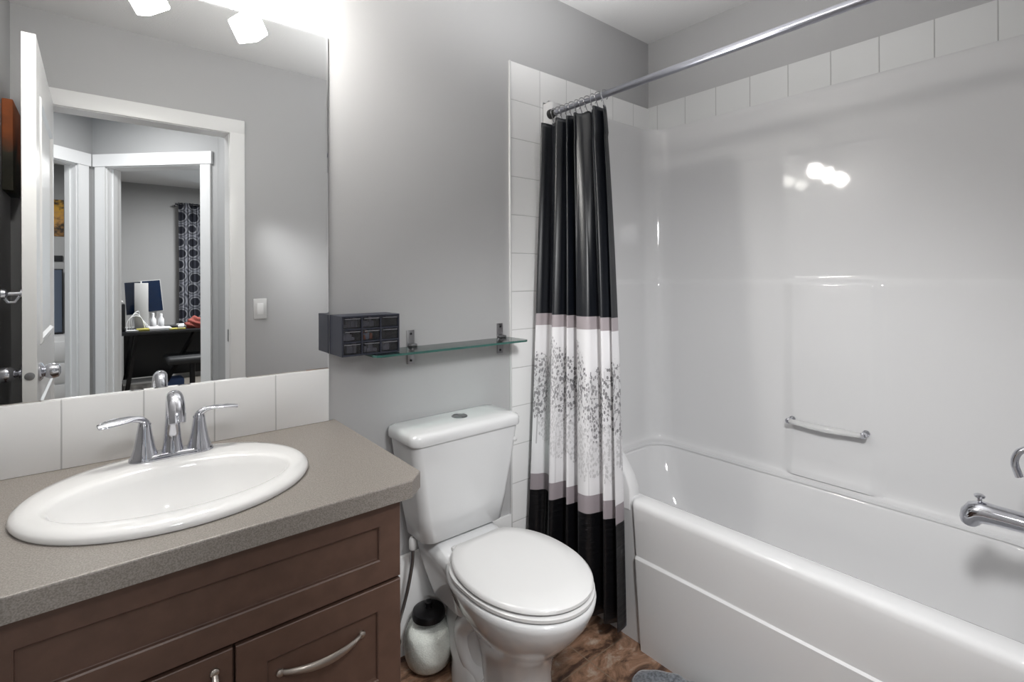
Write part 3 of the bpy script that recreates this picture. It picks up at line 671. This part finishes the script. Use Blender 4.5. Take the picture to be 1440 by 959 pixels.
# ---------------- light fixture above the mirror
lf = thing('vanity_light', 'three-lamp bar light with frosted cube shades above the mirror', 'light fixture', (0.108, 0, 2.15))
bm = bmesh.new(); box(bm, -0.20, 0.42, -0.035, -0.018, 2.15, 2.175, bev=0.004); box(bm, 0.03, 0.19, -0.022, -0.001, 2.10, 2.22, bev=0.004); finish(bm, 'bar', 'chrome', lf)
for k, (lx, ax, ay) in enumerate(((-0.142, 0.35, 0.3), (0.108, -0.5, 0.55), (0.358, 0.45, -0.55))):
    bm = bmesh.new(); top = Vector((lx-0.036, -0.118, 2.078))
    tube(bm, [(lx-0.06, -0.026, 2.155), (lx-0.058, -0.06, 2.14), (lx-0.05, -0.09, 2.11), tuple(top)], 0.006, 10)
    arm = sub(finish(bm, 'lamp_arm', 'chrome', lf))
    c_ = Vector((lx, -0.147, 2.028)); d_ = (c_-top).normalized()
    bm = bmesh.new(); q = d_.to_track_quat('Z', 'Y').to_matrix().to_4x4()
    lathe(bm, [(0.010, -0.012), (0.024, -0.004), (0.026, 0.010)], (0, 0, 0)); bm.transform(Matrix.Translation(top) @ q); finish(bm, 'lamp_cap', 'chrome', arm)
    bm = bmesh.new(); box(bm, -0.034, 0.034, -0.034, 0.034, -0.036, 0.034, bev=0.006)
    bm.transform(Matrix.Translation(c_) @ q @ Matrix.Rotation(0.6+k*0.5, 4, 'Z')); finish(bm, 'lamp_shade', 'lamp', lf)

# ================================================================== GLASS SHELF AND ORGANIZER
sh = thing('glass_shelf', 'clear green-edged glass shelf on two steel brackets above the toilet', 'shelf', (0.94, 0, 1.03))
bm = bmesh.new(); X0, X1, Y0, Y1, Z0, Z1 = 0.640, 1.248, -0.138, -0.014, 1.029, 1.036
base = [(X0, Y1), (X1, Y1), (X1, Y0+0.02), (X1-0.006, Y0+0.006), (X1-0.02, Y0), (X0+0.02, Y0), (X0+0.006, Y0+0.006), (X0, Y0+0.02)]
R_ = loft(bm, [[(x, y, Z0) for x, y in base], [(x, y, Z1) for x, y in base]], mi=1)
finish(bm, 'shelf_glass', 'glass', sh, smooth=False, extra=['glass_edge'])
for bxx in (0.826, 1.213):
    bm = bmesh.new(); box(bm, bxx-0.014, bxx+0.014, -0.005, -0.0005, 0.975, 1.090, bev=0.001); box(bm, bxx-0.011, bxx+0.011, -0.030, -0.004, 1.018, 1.0285, bev=0.001); box(bm, bxx-0.011, bxx+0.011, -0.030, -0.004, 1.0365, 1.046, bev=0.001)
    b_ = sub(finish(bm, 'bracket', 'steel', sh))
    for zz in (0.987, 1.078):
        bm = bmesh.new(); lathe(bm, [(0.0042, -0.005), (0.004, -0.0070), (0.002, -0.0075)], (bxx, 0, zz), 'y', 14); finish(bm, 'screw', 'dark_metal', b_)
og = thing('drawer_organizer', 'small black nine-drawer parts organizer on the shelf by the mirror', 'organizer', (0.64, -0.055, 1.037))
ox0, ox1, oy0, oy1, oz0, oz1 = 0.5495, 0.733, -0.105, -0.006, 1.0372, 1.156
bm = bmesh.new(); wT = 0.005
box(bm, ox0+wT, ox1-wT, oy0, oy1, oz0, oz0+wT); box(bm, ox0+wT, ox1-wT, oy0, oy1, oz1-wT, oz1); box(bm, ox0, ox0+wT, oy0, oy1, oz0, oz1); box(bm, ox1-wT, ox1, oy0, oy1, oz0, oz1); box(bm, ox0+wT, ox1-wT, oy1-0.004, oy1, oz0+wT, oz1-wT)
cwid = (ox1-ox0-wT)/3; chei = (oz1-oz0-wT)/3
for k in (1, 2): box(bm, ox0+k*cwid, ox0+k*cwid+wT, oy0+0.0004, oy1-0.006, oz0+0.001, oz1-0.001); box(bm, ox0+0.001, ox1-0.001, oy0+0.0008, oy1-0.006, oz0+k*chei, oz0+k*chei+wT)
finish(bm, 'case', 'case', og, smooth=False)
cont = {(0, 1): 'paper', (1, 1): 'orange', (2, 0): 'greyboard'}
for cx_ in range(3):
    for cz_ in range(3):
        x0 = ox0+wT+cx_*cwid+0.001; x1 = ox0+(cx_+1)*cwid-0.001; z0 = oz0+wT+cz_*chei+0.001; z1 = oz0+(cz_+1)*chei-0.0015
        bm = bmesh.new(); box(bm, x0, x1, oy0+0.004, oy0+0.0055, z0, z1); box(bm, x0, x1, oy0+0.0055, oy1-0.008, z0, z0+0.001); box(bm, x0, x0+0.001, oy0+0.0055, oy1-0.008, z0, z1-0.004); box(bm, x1-0.001, x1, oy0+0.0055, oy1-0.008, z0, z1-0.004)
        d_ = sub(finish(bm, 'drawer', 'drawer_clear', og, smooth=False))
        bm = bmesh.new(); box(bm, x0+0.003, x1-0.003, oy0-0.0035, oy0+0.004, z1-0.0035, z1-0.0015); finish(bm, 'drawer_lip', 'drawer_lip', d_, smooth=False)
        if (cx_, cz_) in ((2, 1), (2, 2)): continue
        bm = bmesh.new(); rs = random.Random(cx_*7+cz_)
        for i in range(7):
            px = rs.uniform(x0+0.008, x1-0.010); pz = z0+0.002; hh = rs.uniform(0.008, 0.028); ww = rs.uniform(0.003, 0.006)
            box(bm, px-ww, px+ww, oy0+0.008+rs.uniform(0, .01), oy0+0.03, pz, pz+hh, bev=0.001)
        finish(bm, 'contents', cont.get((cx_, cz_), 'plastic_white' if (cx_+cz_) % 2 else 'greyboard'), d_)
        if (cx_, cz_) == (1, 1):
            bm = bmesh.new(); lathe(bm, [(0.008, 0), (0.010, 0.003), (0.010, 0.018), (0.006, 0.021)], (x0+0.016, oy0+0.018, z0+0.002), 'z', 16); finish(bm, 'contents', 'paper', d_)

# ================================================================== TOILET
TCX = 0.950
to = thing('toilet', 'white two-piece toilet with closed lid between vanity and tub', 'toilet', (TCX, -0.35, 0))
bm = bmesh.new()
def trk(hx, y0, y1, z, r_=0.03, bow=0.0):
    pts = rrect(TCX-0.004, (y0+y1)/2, hx, (y1-y0)/2, r_, z, 8); out = []
    for x, y, zz in pts:
        if y < (y0+y1)/2: y -= bow*(1-((x-TCX+0.004)/hx)**2)
        out.append((x, y, zz))
    return out
loft(bm, [trk(0.148, -0.158, -0.022, 0.425, 0.03, .006), trk(0.158, -0.166, -0.018, 0.432, 0.035, .008), trk(0.172, -0.174, -0.016, 0.52, 0.03, .010), trk(0.192, -0.182, -0.014, 0.64, 0.028, .012), trk(0.206, -0.186, -0.014, 0.735, 0.026, .012), trk(0.208, -0.187, -0.014, 0.750, 0.026, .012)])
finish(bm, 'tank', 'porcelain', to, angle=50)
bm = bmesh.new()
loft(bm, [trk(0.206, -0.186, -0.012, 0.7505, 0.026, .012), trk(0.214, -0.193, -0.008, 0.752, 0.028, .013), trk(0.2165, -0.195, -0.006, 0.757, 0.03, .013), trk(0.2165, -0.195, -0.006, 0.776, 0.03, .013), trk(0.212, -0.191, -0.009, 0.785, 0.028, .013), trk(0.200, -0.178, -0.018, 0.7905, 0.03, .012), trk(0.15, -0.14, -0.04, 0.793, 0.04, .008)])
tl = finish(bm, 'tank_lid', 'porcelain', to, angle=50)
bm = bmesh.new(); lathe(bm, [(0.027, 0.7915), (0.027, 0.795), (0.024, 0.797), (0.023, 0.7955), (0.005, 0.7965)], (TCX+0.01, -0.100, 0), 'z', 32); box(bm, TCX+0.0095, TCX+0.0105, -0.123, -0.077, 0.796, 0.7972); finish(bm, 'flush_button', 'steel', to)
def egg(a, yb, yf, yc, z, nb=2.6, nf=2.05, x0=TCX, n=64):
    pts = []
    for i in range(n):
        t = 2*PI*i/n; c_, s_ = math.cos(t), math.sin(t)
        e_ = nb if s_ > 0 else nf
        x = a*math.copysign(abs(c_)**(2/e_), c_); y = yc + (yb-yc if s_ > 0 else yc-yf)*math.copysign(abs(s_)**(2/e_), s_)
        pts.append((x0+x, y, z))
    return pts
def lidr(a, yb, yf, z, cut):
    return [(x, min(y, cut), z) for x, y, z in egg(a, yb, yf, -0.42, z, 2.15, 2.05, BX)]
BX = 0.957
bm = bmesh.new()
loft(bm, [egg(0.088, -0.30, -0.530, -0.42, 0.0, 3, 2.3, BX), egg(0.090, -0.30, -0.532, -0.42, 0.012, 3, 2.3, BX), egg(0.080, -0.30, -0.520, -0.42, 0.06, 3, 2.3, BX), egg(0.078, -0.28, -0.518, -0.42, 0.14, 3, 2.2, BX), egg(0.090, -0.24, -0.530, -0.42, 0.20, 2.6, 2.1, BX),
          egg(0.118, -0.21, -0.570, -0.43, 0.245, 2.5, 2.05, BX), egg(0.148, -0.19, -0.612, -0.43, 0.290, 2.5, 2.05, BX), egg(0.170, -0.18, -0.645, -0.43, 0.335, 2.5, 2.05, BX), egg(0.180, -0.175, -0.660, -0.43, 0.370, 2.5, 2.05, BX), egg(0.182, -0.172, -0.663, -0.43, 0.388, 2.5, 2.05, BX), egg(0.176, -0.176, -0.656, -0.43, 0.394, 2.5, 2.05, BX)])
# rear deck under the tank and trapway foot
loft(bm, [rrect(BX-0.006, -0.165, 0.090, 0.11, 0.05, 0.22, 8), rrect(BX-0.006, -0.150, 0.110, 0.125, 0.05, 0.30, 8), rrect(BX-0.006, -0.150, 0.124, 0.130, 0.04, 0.365, 8), rrect(BX-0.006, -0.150, 0.127, 0.130, 0.035, 0.386, 8), rrect(BX-0.006, -0.150, 0.122, 0.126, 0.035, 0.394, 8), rrect(BX-0.006, -0.080, 0.11, 0.05, 0.03, 0.424, 8)])
loft(bm, [rrect(BX, -0.265, 0.104, 0.120, 0.09, 0.0, 8), rrect(BX, -0.265, 0.104, 0.120, 0.09, 0.025, 8), rrect(BX, -0.25, 0.095, 0.115, 0.09, 0.06, 8), rrect(BX, -0.20, 0.080, 0.115, 0.07, 0.11, 8), rrect(BX, -0.19, 0.065, 0.11, 0.06, 0.20, 8), rrect(BX, -0.18, 0.080, 0.11, 0.06, 0.28, 8)])
tube(bm, smoothpts([(BX-0.035, -0.33, 0.24), (BX-0.055, -0.27, 0.22), (BX-0.06, -0.22, 0.16), (BX-0.058, -0.25, 0.09), (BX-0.05, -0.32, 0.05)], 6), 0.035, 16)
finish(bm, 'bowl', 'porcelain', to, angle=60)
bm = bmesh.new()
loft(bm, [egg(0.176, -0.225, -0.654, -0.42, 0.3965, 3.0, 2.05, BX), egg(0.181, -0.222, -0.660, -0.42, 0.400, 3.0, 2.05, BX), egg(0.181, -0.222, -0.660, -0.42, 0.408, 3.0, 2.05, BX), egg(0.175, -0.226, -0.653, -0.42, 0.4125, 3.0, 2.05, BX)])
finish(bm, 'toilet_seat', 'plastic_white', to, angle=50)
bm = bmesh.new()
loft(bm, [lidr(0.175, -0.194, -0.650, 0.4155, -0.219), lidr(0.180, -0.190, -0.656, 0.4195, -0.215), lidr(0.179, -0.190, -0.655, 0.427, -0.215), lidr(0.172, -0.198, -0.646, 0.4325, -0.221), egg(0.12, -0.25, -0.58, -0.42, 0.4345, 3.0, 2.05, BX), egg(0.05, -0.34, -0.50, -0.42, 0.435, 2.4, 2.05, BX)])
finish(bm, 'seat_lid', 'plastic_white', to, angle=50)
for sx in (-1, 1):
    bm = bmesh.new(); box(bm, BX+sx*0.075-0.022, BX+sx*0.075+0.022, -0.236, -0.195, 0.395, 0.420, bev=0.006); finish(bm, 'hinge', 'plastic_white', to)
bm = bmesh.new(); lathe(bm, [(0.009, 0.0), (0.009, 0.004), (0.006, 0.006)], (0, 0, 0), 'x', 16)
bm.transform(Matrix.Translation((TCX+0.187, -0.182, 0.700)) @ Matrix.Rotation(-PI/2, 4, 'Z')); finish(bm, 'maker_mark', 'greyboard', to)

hs = thing('water_supply_hose', 'braided steel toilet supply hose beside the vanity', 'hose', (0.79, -0.06, 0.1))
bm = bmesh.new(); tube(bm, smoothpts([(0.792, -0.075, 0.398), (0.790, -0.075, 0.34), (0.775, -0.068, 0.25), (0.755, -0.055, 0.16), (0.745, -0.04, 0.10)], 6), 0.006, 12); finish(bm, 'hose', 'steel', hs)
bm = bmesh.new(); lathe(bm, [(0.011, 0.385), (0.013, 0.390), (0.013, 0.415), (0.009, 0.424)], (0.793, -0.075, 0), 'z', 16); finish(bm, 'coupling_nut', 'plastic_white', hs)
bm = bmesh.new(); lathe(bm, [(0.022, -0.013), (0.020, -0.017), (0.009, -0.018), (0.009, -0.045), (0.014, -0.047), (0.014, -0.065), (0.004, -0.068)], (0.742, 0, 0.095), 'y', 20); lathe(bm, [(0.008, 0.095), (0.008, 0.115)], (0.745, -0.04, 0), 'z', 12); finish(bm, 'stop_valve', 'chrome', hs)

# ---------------- jar
jr = thing('glass_jar', 'round glass jar of white bath salts with dark lid on the floor', 'jar', (0.845, -0.105, 0))
jc = (0.838, -0.097, 0)
bm = bmesh.new(); lathe(bm, [(0.046, 0.001), (0.058, 0.004), (0.072, 0.022), (0.080, 0.055), (0.081, 0.085), (0.077, 0.115), (0.067, 0.138), (0.052, 0.150), (0.046, 0.157), (0.048, 0.162), (0.044, 0.162)], jc, 'z', 40, cap=False); finish(bm, 'jar_body', 'jar_glass', jr, angle=80)
bm = bmesh.new(); lathe(bm, [(0.044, 0.005), (0.056, 0.007), (0.0705, 0.0225), (0.0788, 0.055), (0.0798, 0.085), (0.0757, 0.115), (0.063, 0.133), (0.025, 0.137), (0.004, 0.138)], jc, 'z', 40); o_ = finish(bm, 'bath_salts', 'salt', jr, angle=80); o_['label'] = 'white granular bath salts'
bm = bmesh.new(); lathe(bm, [(0.048, 0.157), (0.0535, 0.161), (0.0545, 0.174), (0.051, 0.182), (0.038, 0.187), (0.012, 0.189), (0.0105, 0.194), (0.013, 0.203), (0.013, 0.208), (0.008, 0.211)], jc, 'z', 40); o_ = finish(bm, 'jar_lid', 'dark_metal', jr); o_['label'] = 'dark metal lid with a small round knob'

# ---------------- bath mat bunched against the tub
bm = bmesh.new(); NX, NY = 40, 60; gx = []
rows = []
for j in range(NY+1):
    row = []
    for i in range(NX+1):
        p, q = i/NX*2-1, j/NY*2-1
        k = max(abs(p), abs(q)); l = math.hypot(p, q) or 1
        f_ = (k/l)**0.8
        x = 1.312 + 0.108*p*f_; y = -0.895 + 0.335*q*f_
        ed = max(0, 1-max(abs(p), abs(q))**6)
        z = 0.004 + 0.040*ed**0.5 + 0.004*math.sin(x*90+2*math.sin(y*40))*ed + 0.003*math.sin(y*110)*ed + 0.012*ed*max(0, p)
        row.append((x, y, z))
    rows.append(row)
loft(bm, rows, closed=False, cap0=False, cap1=False)
bmm = finish(bm, 'bath_mat', 'mat', angle=180); bmm.modifiers.new('t', 'SOLIDIFY').thickness = 0.003
tag(bmm, 'fluffy blue-grey bath mat on the floor against the tub', 'bath mat')

# ================================================================== THINGS SEEN IN THE MIRROR
sw = thing('light_switch', 'white rocker light switch on the grey wall, seen in the mirror', 'light switch', (0.70, YD, 1.10))
bm = bmesh.new(); box(bm, 0.668, 0.736, YD+0.0003, YD+0.006, 1.045, 1.158, bev=0.0025); finish(bm, 'switch_plate', 'plastic_white', sw)
bm = bmesh.new(); box(bm, 0.686, 0.718, YD+0.0055, YD+0.0095, 1.070, 1.133, bev=0.0015); finish(bm, 'rocker', 'white_paint', sw)
pc = bx('wall_canvas', 'canvas', (-0.016, 0.016, -0.125, 0.125, -0.18, 0.18), bev=0.003); pc.location = (XL+0.0168, -1.375, 1.80)
tag(pc, 'orange and dark green canvas picture on the left wall, seen in the mirror', 'picture')

# office
dk = thing('desk', 'black office desk with slanted metal legs, seen through the doorways', 'desk', (0.8, -4.8, 0))
bm = bmesh.new(); box(bm, 0.16, 1.7, -5.20, -4.46, 0.735, 0.765, bev=0.004); finish(bm, 'desk_top', 'black', dk)
for a, b in (((0.30, -4.55, 0.735), (0.20, -4.60, 0.0)), ((0.78, -4.55, 0.735), (0.42, -4.60, 0.0)), ((1.60, -4.55, 0.735), (1.66, -4.60, 0.0)), ((0.30, -5.10, 0.735), (0.2, -5.1, 0.0)), ((1.60, -5.10, 0.735), (1.66, -5.1, 0.0))):
    bm = bmesh.new(); tube(bm, [a, b], 0.02, 4); finish(bm, 'leg', 'dark_metal', dk)
bm = bmesh.new(); box(bm, 0.22, 1.62, -5.19, -5.175, 0.22, 0.735); finish(bm, 'modesty_panel', 'black', dk, smooth=False)
def monitor(x0, x1, y, z0, z1, tilt, label, rz=0.0):
    w, h = (x1-x0)/2, (z1-z0)
    t = thing('computer_monitor', label, 'monitor', ((x0+x1)/2, y, 0.766)); 
    MT = Matrix.Translation(((x0+x1)/2, y, z0)) @ Matrix.Rotation(rz, 4, 'Z') @ Matrix.Rotation(tilt, 4, 'Y')
    for nm, m_, d in (('bezel', 'greyboard', (-w, w, -0.02, 0.0, 0, h)), ('screen', 'screen', (-w+0.006, w-0.006, 0.0005, 0.003, 0.006, h-0.006))):
        bm = bmesh.new(); box(bm, *d); bm.transform(MT); finish(bm, nm, m_, t, smooth=False)
    bm = bmesh.new(); box(bm, (x0+x1)/2-0.03, (x0+x1)/2+0.03, y-0.04, y-0.022, 0.766, z0+0.12); box(bm, (x0+x1)/2-0.08, (x0+x1)/2+0.08, y-0.09, y+0.05, 0.7655, 0.775); finish(bm, 'stand', 'greyboard', t, smooth=False)
monitor(0.228, 0.385, -5.02, 0.90, 1.245, -0.06, 'dark monitor left of the pale board on the black desk', 0.5)
monitor(0.375, 0.560, -5.04, 0.925, 1.262, -0.09, 'dark blue monitor right of the pale board on the black desk')
bd = bx('pale_board', 'greyboard', (0.295, 0.408, -4.81, -4.78, 0.766, 1.232), bev=0.003); tag(bd, 'upright pale grey panel standing between the two monitors', 'panel')
pr_ = thing('printer', 'black printer at the left end of the black desk', 'printer', (0.17, -4.9, 0.766))
bm = bmesh.new(); box(bm, 0.06, 0.215, -4.86, -4.60, 0.7655, 1.03, bev=0.008); finish(bm, 'printer_body', 'black', pr_)
bm = bmesh.new(); box(bm, 0.08, 0.20, -4.83, -4.63, 1.0305, 1.06, bev=0.006); finish(bm, 'paper_tray', 'greyboard', pr_)
pp_ = bx('paper_stack', 'paper', (0.40, 0.58, -4.72, -4.50, 0.766, 0.79), bev=0.003); tag(pp_, 'loose white papers stacked in the middle of the black desk', 'paper')
for k, (dims, lb) in enumerate((((0.43, 0.48, -4.93, -4.90, 0.7655, 0.915), 'white bottle standing left under the blue monitor'), ((0.50, 0.55, -4.93, -4.90, 0.7655, 0.905), 'white bottle standing right under the blue monitor'))):
    bm = bmesh.new(); cx_ = (dims[0]+dims[1])/2; lathe(bm, [(0.024, 0.7655), (0.026, 0.775), (0.026, 0.85), (0.012, 0.875), (0.012, dims[5]), (0.009, dims[5]+0.004)], (cx_, -4.91, 0), 'z', 18); tag(finish(bm, 'bottle', 'paper'), lb, 'bottle')
rs = random.Random(3)
for k, (px, py, w_, h_, a_) in enumerate(((0.27, -4.56, .10, .07, .2), (0.45, -4.78, .12, .09, -.3), (0.62, -4.72, .14, .10, .35), (0.72, -4.84, .12, .09, -.2), (0.66, -4.54, .05, .10, .1))):
    bm = bmesh.new(); box(bm, -w_/2, w_/2, -h_/2, h_/2, 0, 0.012+0.006*k, bev=0.002); bm.transform(Matrix.Translation((px, py, 0.792 if k == 9 else 0.7665)) @ Matrix.Rotation(a_, 4, 'Z'))
    tag(finish(bm, 'paper_pile', 'paper' if k != 2 else 'charcoal'), ['white paper pile at the left front corner of the black desk', 'white paper pile behind the middle stack on the desk', 'dark folder lying slanted on the black desk', 'white paper pile at the back right of the desk', 'narrow paper pile under the yellow notepad end'][k], 'paper')
tag(bx('notepad', 'yellow', (0.30, 0.42, -4.66, -4.52, 0.766, 0.785), bev=0.002), 'yellow notepad at the left front of the black desk', 'notepad')
tag(bx('notepad', 'yellow', (0.56, 0.695, -4.60, -4.48, 0.766, 0.778), bev=0.002), 'yellow notepad lying beside the red cloth', 'notepad')
bm = bmesh.new(); bmesh.ops.create_icosphere(bm, subdivisions=4, radius=1)
for v in bm.verts:
    n_ = 1+0.18*math.sin(5*v.co.x+3)*math.cos(4*v.co.y)+0.1*math.sin(9*v.co.z+v.co.x*7); v.co = Vector((0.81+0.11*v.co.x*n_, -4.62+0.09*v.co.y*n_, 0.80+max(-0.034, 0.075*v.co.z*n_)))
tag(finish(bm, 'red_cloth', 'red', angle=180), 'crumpled red cloth on the right of the black desk', 'cloth')
for k in range(3):
    bm = bmesh.new(); tube(bm, smoothpts([(0.225+0.02*k, -4.60-0.05*k, 0.77), (0.23+0.02*k, -4.60-0.05*k, 0.86+0.02*k), (0.28+0.02*k, -4.62-0.05*k, 0.91+0.02*k), (0.34, -4.64-0.05*k, 0.89), (0.37+0.02*k, -4.65-0.05*k, 0.785)], 6), 0.004, 8)
    tag(finish(bm, 'cable', 'paper'), 'thin white cable looping over the desk in front of the pale panel', 'cable', 'white cables on the desk')
oc = thing('window_curtain', 'dark patterned curtain with round medallions beside the office window', 'curtain', (0.95, -6.1, 2.2))
bm = bmesh.new(); rows = []
for j in range(24):
    z = 2.245 - 2.15*j/23; rows.append([(0.80+0.32*i/80 + 0.01*math.sin(i*.5+z), -6.10+0.028*math.sin(i*0.62+0.4*z), z) for i in range(81)])
loft(bm, rows, closed=False, cap0=False, cap1=False); o_ = finish(bm, 'curtain_panel', 'office_curtain', oc, angle=180); o_.modifiers.new('t', 'SOLIDIFY').thickness = 0.002
bm = bmesh.new(); tube(bm, [(0.77, -6.10, 2.225), (2.5, -6.10, 2.225)], 0.012, 12); box(bm, 0.775, 0.79, -6.24, -6.10, 2.205, 2.225); finish(bm, 'curtain_rod', 'dark_metal', oc)
# clutter under the desk
ch = thing('office_chair', 'black office chair tucked under the black desk', 'chair', (0.72, -4.45, 0))
bm = bmesh.new(); box(bm, 0.52, 0.98, -4.70, -4.27, 0.44, 0.51, bev=0.03, seg=3); finish(bm, 'seat', 'charcoal', ch)
bm = bmesh.new(); tube(bm, [(0.75, -4.48, 0.44), (0.75, -4.48, 0.12)], 0.025, 12); finish(bm, 'gas_post', 'dark_metal', ch)
for k in range(5):
    a = 2*PI*k/5+0.3; bm = bmesh.new(); tube(bm, [(0.75, -4.48, 0.12), (0.75+0.28*math.cos(a), -4.48+0.28*math.sin(a), 0.07)], [0.02, 0.014], 8); lg = sub(finish(bm, 'leg', 'dark_metal', ch))
    bm = bmesh.new(); lathe(bm, [(0.024, -0.012), (0.026, 0), (0.024, 0.012)], (0.75+0.28*math.cos(a), -4.48+0.28*math.sin(a), 0.028), 'y', 14); finish(bm, 'caster', 'black', lg)
pb = thing('storage_box', 'pale grey box with dark marks on the floor under the desk', 'box', (0.33, -4.72, 0))
bm = bmesh.new(); box(bm, 0.20, 0.44, -4.84, -4.60, 0.0, 0.24, bev=0.008); finish(bm, 'box_body', mat('spotted_board', (150, 148, 146), 0.8, scale=9, var=0.55), pb)
bm = bmesh.new(); box(bm, 0.195, 0.445, -4.845, -4.595, 0.2405, 0.262, bev=0.004); finish(bm, 'box_lid', 'greyboard', pb)
tag(bx('folded_cloth', 'bluecloth', (0.56, 0.72, -4.98, -4.80, 0.0, 0.235), bev=0.03, seg=3), 'folded blue cloth bundle on the floor under the desk', 'cloth')
# bedroom beyond the left hall door
po = thing('poster', 'small orange and black poster on the far bedroom wall', 'poster', (-0.32, -5.499, 1.9))
bm = bmesh.new(); box(bm, -0.52, -0.26, -5.499, -5.494, 1.72, 2.10); finish(bm, 'print', 'poster', po, smooth=False)
tag(bx('word_sign', 'charcoal', (-0.50, -0.27, -5.499, -5.487, 1.46, 1.52), bev=0.002), 'small dark word sign below the poster in the bedroom', 'sign')
tv = thing('television', 'dark television standing against the bedroom wall', 'television', (-0.62, -5.42, 0.7))
bm = bmesh.new(); box(bm, -1.05, -0.265, -5.46, -5.42, 0.71, 1.38, bev=0.004); finish(bm, 'casing', 'black', tv)
bm = bmesh.new(); box(bm, -1.04, -0.275, -5.42, -5.417, 0.73, 1.37); finish(bm, 'screen', 'screen', tv, smooth=False)
drs = thing('dresser', 'white dresser below the television in the bedroom', 'dresser', (-0.62, -5.3, 0))
bm = bmesh.new(); box(bm, -1.10, -0.15, -5.49, -5.10, 0.0, 0.709, bev=0.005); finish(bm, 'dresser_body', 'white_paint', drs)
for k in range(3):
    bm = bmesh.new(); box(bm, -1.08, -0.17, -5.10, -5.085, 0.05+0.21*k, 0.24+0.21*k, bev=0.003); d_ = sub(finish(bm, 'drawer', 'white_paint', drs)); bm = bmesh.new(); lathe(bm, [(0.006, -5.086), (0.006, -5.07), (0.014, -5.065), (0.010, -5.058)], (-0.62, 0, 0.145+0.21*k), 'y', 14); finish(bm, 'drawer_knob', 'steel', d_)

# tidy helper properties
for o in bpy.data.objects:
    for k in ('_org', '_sub'):
        if k in o: del o[k]
